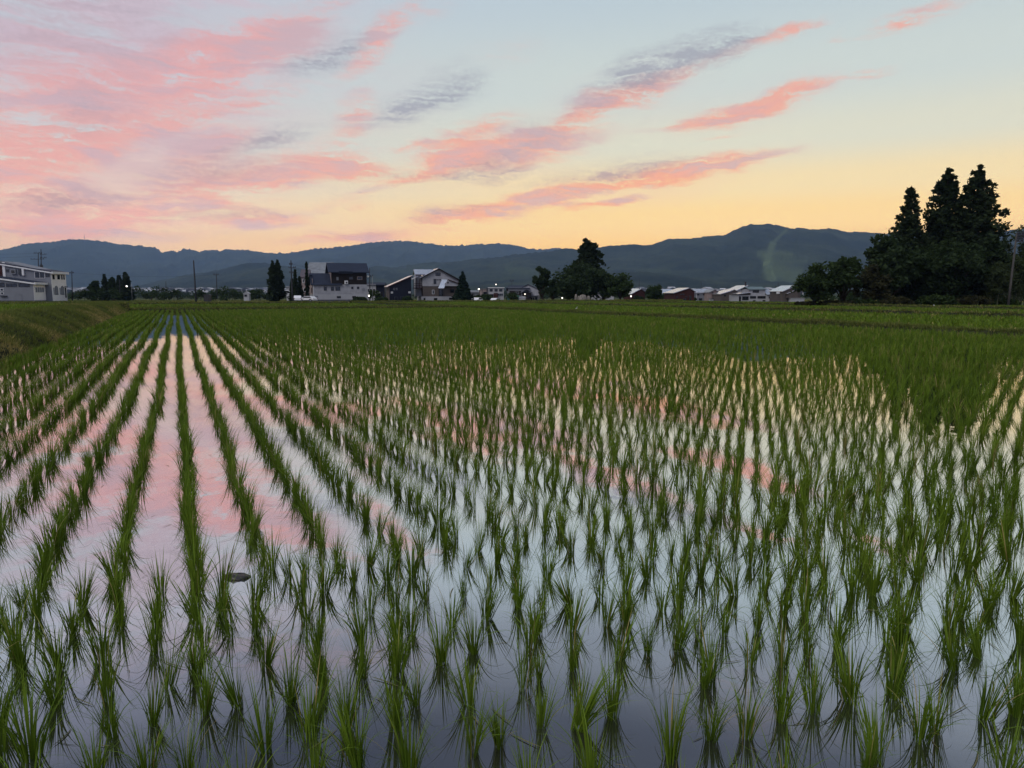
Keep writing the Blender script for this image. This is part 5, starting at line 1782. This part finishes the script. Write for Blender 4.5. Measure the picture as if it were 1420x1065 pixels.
def build_poles():
    pole(53, 350, 54, 417, 208, 'dark pole with a wide crossarm, shorter of the pair behind the white building', arms=((.985, 1.15, 0), (.86, 1.9, -.2), (.66, .8, 0)), r=.16)
    pole(56.8, 345.5, 58, 417, 207, 'tall dark pole with stacked transformers, taller of the pair behind the white building', arms=((.9, .9, .7), (.83, .9, .7), (.5, 1.0, 0)), transformer=(.62, .42, 1.1, .05), r=.16)
    pole(99.5, 375.5, 100.5, 414, 188, 'short dark pole standing just past the white building', r=.13, arms=((.92, .55, 0),))
    pole(166, 388, 166.5, 411, 186, 'short thin pole in front of the far clump of trees', r=.1, mat=POLE_MAT)
    pole(182.4, 393.5, 183, 412, 180, 'street lamp burning brightly beside the far clump of trees', 'street_lamp', r=.06, mat=METAL, lamp=(.8, -1, .17, LAMP))
    pole(268.3, 361, 271.8, 415.5, 152, 'tall bare leaning pole standing alone in the fields', r=.19)
    pole(300, 379.5, 301, 411.5, 186, 'short pole with a small crossarm beyond the dark hedge', r=.13, arms=((.95, .7, 0),))
    pole(230, 390, 230.4, 411, 230, 'thin distant pole above the pale green hedge', r=.1)
    pole(403.4, 361, 405.6, 418, 145, 'dark pole with short crossarms between the twin conifers and the white cars', r=.15, arms=((.82, .7, .25), (.7, .45, .1), (.9, .3, 0)))
    pole(512.6, 372, 513, 414, 165, 'thin pole carrying crossarms above the small white house', r=.12, arms=((.74, .9, -.2),))
    pole(516.4, 383, 517, 415, 160, 'street lamp with a pale unlit head by the small white house', 'street_lamp', r=.07, mat=METAL, lamp=(.97, -1, .2, TRIM_WHITE))
    pole(664.6, 396, 664.8, 416, 180, 'short dark post left of the bright lamp by the far houses', r=.09)
    pole(668.6, 395.5, 669, 416.5, 178, 'street lamp burning white before the far flat-roofed house', 'street_lamp', r=.08, mat=STEEL_DARK, lamp=(.74, -1, .17, LAMP))
    pole(709.6, 389.5, 709.8, 400, 196, 'thin antenna mast with a crosspiece on the dark blue roof', 'antenna_mast', r=.06, mat=STEEL_DARK, arms=((.97, .5, 0),))
    pole(748.4, 394, 748.7, 419, 141, 'slim pale pole before the round-headed tree', r=.11, mat=POLE_PALE)
    pole(1076, 396, 1076.3, 417, 175, 'thin grey pole between the long white house and the brown house', r=.11)
    pole(1079, 392, 1079.2, 417, 178, 'taller thin grey pole beside the brown house with stepped roofs', r=.11)
    pole(1410.2, 322.5, 1397.6, 425.5, 70, 'leaning grey concrete pole with small arms in front of the bamboo', r=.115, mat=POLE_PALE, arms=((.97, .32, .34), (.93, .4, .42), (.88, .28, .3)))
    pole(116.8, 325, 117, 336, 6150, 'thin red-grey broadcasting mast, taller one on the summit of the long ridge', 'radio_mast', r=2.2, mat=STEEL_DARK, arms=((.72, 5, 0), (.5, 6, 0)))
    pole(101, 328.5, 101, 335.5, 6150, 'small radio mast, shorter one on the summit of the long ridge', 'radio_mast', r=1.5, mat=STEEL_DARK, arms=((.7, 4, 0),))
    a, b = at(57, 351, 207), at(53, 355, 208)
    wire([at(-120, 345, 215), a], 'power line running off to the left from the tall transformer pole')
    wire([at(-120, 353, 215), b], 'power line running off to the left from the wide crossarm of the shorter pole')
    wire([at(57.5, 368, 207), at(99.7, 378, 188)], 'power line from the transformer pole down to the short dark pole')
    wire([at(99.7, 378, 188), at(300, 381.5, 186)], 'long sagging power line over the far clump of trees')
    wire([at(403.8, 366, 145), at(512.7, 381, 165)], 'power line passing behind the navy-roofed farmhouse')
    wire([at(1409.6, 326, 70), at(1500, 318, 72)], 'power line leaving the leaning pole beyond the bamboo')


# ------------------------------------------------------------------ vehicles
PAINT_WHITE = solid('white car paint', (.74, .74, .74), .25, .03, spec=.5)
TYRE = solid('tyre rubber', (.02, .02, .02), .9, .1)
TAIL = solid('red lamp glass', (.25, .02, .02), .2, .05)


def car(px, base, dist, yaw, label, L=3.9, Wd=1.6, Hh=1.5, van=False, group=None):
    """small car: rounded body, glasshouse, wheels with rims, lamps and bumpers"""
    root = tag(empty('parked_car', at(px, base, dist), R(yaw)), label, 'car', group)
    h = Hh
    if van:
        body = [(-.5, .30), (-.5, .62), (-.47, .98), (.30, .98), (.43, .66), (.5, .56), (.5, .28)]
        glass = [(-.455, .64), (-.44, .93), (.285, .93), (.395, .66)]
    else:
        body = [(-.5, .30), (-.5, .60), (-.44, .68), (-.30, .97), (-.08, 1.0), (.14, .97), (.30, .69), (.47, .60), (.5, .50), (.5, .26)]
        glass = [(-.385, .70), (-.275, .93), (.13, .93), (.255, .70)]
    mb = MB().prism([(x * L, z * h) for x, z in body], -Wd / 2, Wd / 2)
    mb.build('body', PAINT_WHITE, root, bevel=.09)
    for sd in (-1, 1):
        y = sd * Wd / 2
        xs = [g[0] for g in glass]
        mb = MB()
        lo, hi = (y, y + .012) if sd > 0 else (y - .012, y)
        mb.prism([(x * L, z * h) for x, z in glass], lo, hi)
        mb.build('window', GLASS, root)
        for x in (-.31, .31):
            w = MB().tube((x * L, y - sd * .2, .31), (x * L, y + sd * .02, .31), .31, .31, 18).build('wheel', TYRE, root)
            MB().tube((x * L, y + sd * .02, .31), (x * L, y + sd * .035, .31), .19, .17, 12).build('rim', METAL, w)
        MB().box(.16 * L, .2 * L, min(y, y + sd * .16), max(y, y + sd * .16), .70 * h, .78 * h).build('mirror', PAINT_WHITE, root)
        MB().box(.475 * L, .506 * L, min(y * .94, y * .62), max(y * .94, y * .62), .46 * h, .55 * h).build('headlight', METAL, root)
        MB().box(-.506 * L, -.485 * L, min(y * .96, y * .78), max(y * .96, y * .78), .48 * h, .6 * h).build('tail_light', TAIL, root)
    g1 = (.31, .69, .155, .95) if not van else (.425, .68, .315, .95)
    mb = MB()
    mb.slab((g1[0] * L + .02, -Wd * .42, g1[1] * h + .02), (g1[0] * L + .02, Wd * .42, g1[1] * h + .02), (g1[2] * L + .02, Wd * .40, g1[3] * h + .02), (g1[2] * L + .02, -Wd * .40, g1[3] * h + .02), .02)
    mb.build('windscreen', GLASS, root)
    MB().box(-.512 * L, -.49 * L, -Wd * .46, Wd * .46, .26 * h, .42 * h).box(.49 * L, .512 * L, -Wd * .46, Wd * .46, .22 * h, .40 * h).build('bumpers', PAINT_WHITE, root)
    return root


def build_cars():
    G = 'white cars parked by the houses'
    car(413, 418.6, 142, 106, 'small white hatchback parked end-on beside the crossarm pole', 3.3, 1.35, 1.25, group=G)
    car(427.5, 418.6, 141, 160, 'white car parked side-on against the corner of the navy-roofed farmhouse', 3.3, 1.5, 1.12, group=G)
    car(393.6, 414.4, 165, 20, 'white van parked under the twin-topped conifer', 3.6, 1.6, 1.95, True, group=G)
    car(644.3, 419.6, 150, 85, 'white car seen end-on at the foot of the spruce', 3.4, 1.5, 1.4, group=G)
    car(651.2, 419.6, 156, 96, 'white car just right of the one at the foot of the spruce', 3.4, 1.4, 1.1, group=G)
    car(656.2, 419.8, 160, 80, 'small white car in the middle of the row before the low grey house', 3.3, 1.2, 1.2, group=G)
    car(662.4, 419.8, 156, 72, 'low white car ending the row before the low grey house', 3.4, 1.4, 1.1, group=G)
    car(687.8, 420, 165, 65, 'white car parked beside the green storage shed, away from the row', 3.4, 1.4, 1.1, group=G)


# ------------------------------------------------------------------ small things in the fields
def build_small():
    # dark hut
    h = House('field_hut', 'small black hut with a low roof standing at the field edge', 'hut', 286.5, 417.2, 148)
    h.box(282.6, 290.8, 409.6, 424, 0, 6.5, TRIM_DARK, 'wall')
    h.wall([(282, 409.8), (283.4, 408.6), (289.6, 408.2), (291.4, 409.6)], -.5, 7, TRIM_DARK, 'roof')
    h.win(284.4, 288.8, 410.8, 417, -.02, STEEL_DARK, name='door', pane=TRIM_DARK)
    # white kiosk with a ball lamp
    k = House('pump_hut', 'tiny white hut with a dark opening and a white ball lamp on its roof', 'hut', 341.6, 412.6, 180)
    k.wall([(338, 420), (338, 406.6), (341.6, 404.9), (345.2, 406.6), (345.2, 420)], 0, 6, WALL_WHITE)
    k.gable_roof(337.2, 407.0, 346, 407.0, 341.6, 404.4, 0, 6, (WALL_WHITE, WALL_WHITE), .5, .5)
    k.win(339, 342.8, 408.4, 411.4, -.02, TRIM_DARK)
    a = k.p(341.4, 404.6)
    p_ = k.out(MB().tube((a[0], 3, a[1]), (a[0], 3, a[1] + 1.4), .22, .18, 8), 'lamp_post', TRIM_WHITE)
    k.out(MB().chain([(a[0], 3, a[1] + 1.3), (a[0], 3, a[1] + 1.8), (a[0], 3, a[1] + 2.6), (a[0], 3, a[1] + 3.1)], [.3, .75, .7, .2], 10), 'lamp_globe', TRIM_WHITE, p_, smooth=True)
    # wall lamps
    for px, py, dd, lb, mt in ((511.6, 410.2, 163, 'bright white lamp low beside the small white house', LAMP), (687.8, 394.6, 200, 'small white lamp on a short post above the flat-roofed house', LAMP_SOFT), (728, 408, 178, 'small lit lamp at the porch behind the green shed', LAMP_SOFT),
                               (875, 411, 147, 'small white lamp under the eave of the small red barn', LAMP_SOFT), (779.6, 413.4, 149, 'white lamp glimmering under the dark middle trees', LAMP_SOFT)):
        p = at(px, py, dd)
        r = tag(empty('lamp', p), lb, 'lamp')
        MB().chain([(0, 0, .18), (0, 0, .12), (0, 0, -.04), (0, 0, -.15)], [.05, .15, .14, .04], 10).build('globe', mt, r, smooth=True)
        MB().tube((0, .05, .17), (0, .05, -p.z + float(ground_z(p.x, p.y))), .05, .05, 6).build('lamp_post', STEEL_DARK, r)
    # egret on the bank
    p = at(799, 431.2, 56)
    e = tag(empty('egret', p, R(25)), 'small white egret standing at the edge of the far paddy', 'bird')
    s = .42
    body = MB().chain([(-.34 * s, 0, .30 * s), (-.22 * s, 0, .345 * s), (-.05 * s, 0, .40 * s), (.10 * s, 0, .43 * s), (.17 * s, 0, .50 * s), (.13 * s, 0, .60 * s), (.16 * s, 0, .70 * s), (.22 * s, 0, .735 * s), (.28 * s, 0, .73 * s)],
                      [.015 * s, .06 * s, .105 * s, .09 * s, .045 * s, .03 * s, .028 * s, .036 * s, .018 * s], 10)
    body.build('body', TRIM_WHITE, e, smooth=True)
    MB().tube((.27 * s, 0, .73 * s), (.40 * s, 0, .71 * s), .014 * s, .003 * s, 6).build('beak', STEEL_DARK, e)
    for y in (-.035, .035):
        MB().chain([(-.02 * s, y * s, .34 * s), (.01 * s, y * s, .18 * s), (-.01 * s, y * s, -.05 * s)], [.016 * s, .010 * s, .009 * s], 6).build('leg', STEEL_DARK, e)
    # white marker post under the grove, standing stones
    q = MB().chain([(0, 0, -.2), (0, 0, .3), (0, 0, .38)], [.09, .09, .05], 8).build('marker_post', TRIM_WHITE)
    q.location = on_ground(1294.5, 68)
    tag(q, 'short white marker post in the grass before the grove', 'marker post')
    for k, (px, w, hh, lb) in enumerate([(798.5, .55, 1.6, 'narrow pale standing stone under the middle trees'), (802.3, .5, 1.25, 'shorter pale stone beside the narrow standing one'), (808, 1.5, 1.5, 'broad grey-brown stone monument under the middle trees'), (815.8, .7, 1.3, 'small rounded stone past the broad monument')]):
        mb = MB()
        mb.chain([(0, 0, -.3), (0, 0, hh * .1), (.02, 0, hh * .6), (.0, 0, hh * .92), (0, 0, hh)], [w * .55, w * .52, w * .48, w * .34, w * .08], 9)
        o = mb.build('standing_stone', solid('old stone', (.22, .20, .17), .95, .25, 3.0, spec=.1, bump=.5), smooth=True)
        o.location = on_ground(px, 128)
        tag(o, lb, 'stone', 'stones under the middle trees')
    # clod of mud showing above the water
    rng = np.random.default_rng(3)
    c = at(327, 812, 3.02)
    az, el = np.meshgrid(np.linspace(0, 2 * np.pi, 25)[:-1], np.linspace(0, 1, 8))
    rr = np.cos(el * np.pi / 2) ** .7 * (1 + .35 * (fbm(np.cos(az) * 2 + 5, np.sin(az) * 2 + el * 2, 3, 4) - .5) * 2)
    X, Y = rr * np.cos(az) * .06, rr * np.sin(az) * .045
    Z = np.sin(el * np.pi / 2) * .022 * (1 + .8 * (fbm(X * 40, Y * 40, 3, 6) - .5)) - .006
    V = np.stack([X, Y, Z], -1).reshape(-1, 3)
    F = [(r * 24 + k, r * 24 + (k + 1) % 24, (r + 1) * 24 + (k + 1) % 24, (r + 1) * 24 + k) for r in range(7) for k in range(24)]
    o = link_mesh('mud_clod', np_mesh('mud_clod', V, np.array(F), smooth=True), solid('wet mud', (.035, .03, .025), .35, .3, 30, spec=.5, bump=.5))
    o.location = (c.x, c.y, 0)
    tag(o, 'low dark clod of mud breaking the water among the nearest rice', 'mud clod')


def build_far():
    """the town far across the plain and the woods before it"""
    rng = np.random.default_rng(12)
    mbs = MB()
    n = 0
    while n < 330:
        px = rng.choice([rng.uniform(95, 140), rng.uniform(185, 400), rng.uniform(185, 400), rng.uniform(860, 1110)])
        dd = rng.uniform(1150, 1800)
        if px > 800:
            dd = rng.uniform(800, 1300)
        p = at(px, 405, dd)
        z = float(ground_z(p.x, p.y))
        w, d_, h = rng.uniform(7, 17), rng.uniform(7, 12), rng.uniform(4.5, 9.5)
        i0 = len(mbs.v)
        mbs.box(-w / 2, w / 2, -d_ / 2, d_ / 2, -2, h)
        mbs.prism([(-w / 2 - .5, h + .05), (0, h + rng.uniform(1, 2.6)), (w / 2 + .5, h + .05)], -d_ / 2 - .5, d_ / 2 + .5)
        a = rng.uniform(0, 3.14)
        c, s = math.cos(a), math.sin(a)
        mbs.v[i0:] = [(x * c - y * s + p.x, x * s + y * c + p.y, q + z) for x, y, q in mbs.v[i0:]]
        n += 1
    m, nt, b = principled('pale far houses')
    geo = nt.node('ShaderNodeNewGeometry')
    rnd = geo.outputs['Random Per Island']
    nt.put(b.inputs['Base Color'], nt.ramp(rnd, [(0, (.05, .055, .07)), (.3, (.12, .12, .14)), (.55, (.38, .38, .40)), (.8, (.60, .60, .62)), (1, (.80, .78, .76))], 'CONSTANT'))
    b.inputs['Roughness'].default_value = .5
    tag(mbs.build('distant_town', m), 'countless pale little houses of the far town below the hills', kind='stuff')
    # woods and hedgerows between
    cs, rs = [], []
    for px0, px1, d0, d1, cnt, h in ((95, 420, 260, 420, 60, 2.6), (95, 430, 700, 1150, 150, 6), (420, 1120, 250, 420, 90, 3.0), (600, 1130, 500, 900, 150, 6), (1080, 1480, 110, 260, 70, 3.2), (-80, 120, 230, 600, 60, 3.5), (-80, 1480, 1200, 1850, 260, 7)):
        for k in range(cnt):
            px, dd = rng.uniform(px0, px1), rng.uniform(d0, d1)
            p = at(px, 405, dd)
            z = float(ground_z(p.x, p.y))
            hh = h * rng.uniform(.5, 1.1)
            for q in range(4):
                cs.append((p.x + rng.normal(0, hh * .9), p.y + rng.normal(0, hh * .6), z + hh * rng.uniform(.2, .7)))
                rs.append(hh * rng.uniform(.3, .55))
    cs, rs = np.array(cs), np.array(rs)
    P = clumps(cs, rs, 26, rng, .4, .8)
    size = np.repeat(rs, 26)[:, None] * .55
    V, F = leaf_cards(P, size, rng, 1.3) if False else leaf_cards(P, 1.0, rng, 1.3)
    C = P.repeat(4, 0)
    V = C + (V - C) * np.repeat(size, 4, 0)
    t = np.clip(rng.normal(.4, .25, len(P)), 0, 1)
    tag(link_mesh('distant_woods', np_mesh('distant_woods', V, F, np.repeat(t, 4)), LEAF['zelkova']), 'far belt of low trees and hedgerows across the plain', kind='stuff')
    # farm track before the houses
    mb = MB()
    pts = [at(px, 420, dd) for px, dd in ((-60, 150), (95, 140), (250, 134), (420, 131), (640, 130), (860, 131), (1100, 132))]
    off = .05
    for a, b_ in zip(pts[:-1], pts[1:]):
        za, zb = float(ground_z(a.x, a.y)) + off, float(ground_z(b_.x, b_.y)) + off
        mb.slab((a.x, a.y - 1.3, za), (b_.x, b_.y - 1.3, zb), (b_.x, b_.y + 1.3, zb), (a.x, a.y + 1.3, za), .1)
    tag(mb.build('farm_track', solid('gravel track', (.16, .15, .12), .95, .25, 1.0, spec=.1)), 'pale gravel farm track before the houses', kind='structure')


build_poles()
build_cars()
build_small()
build_far()

scene.cycles.use_denoising = True
scene.cycles.caustics_reflective = False
scene.cycles.max_bounces = 6
scene.cycles.diffuse_bounces = 2
scene.cycles.glossy_bounces = 3
scene.cycles.transmission_bounces = 3
scene.cycles.volume_bounces = 0
scene.cycles.sample_clamp_indirect = 4.0
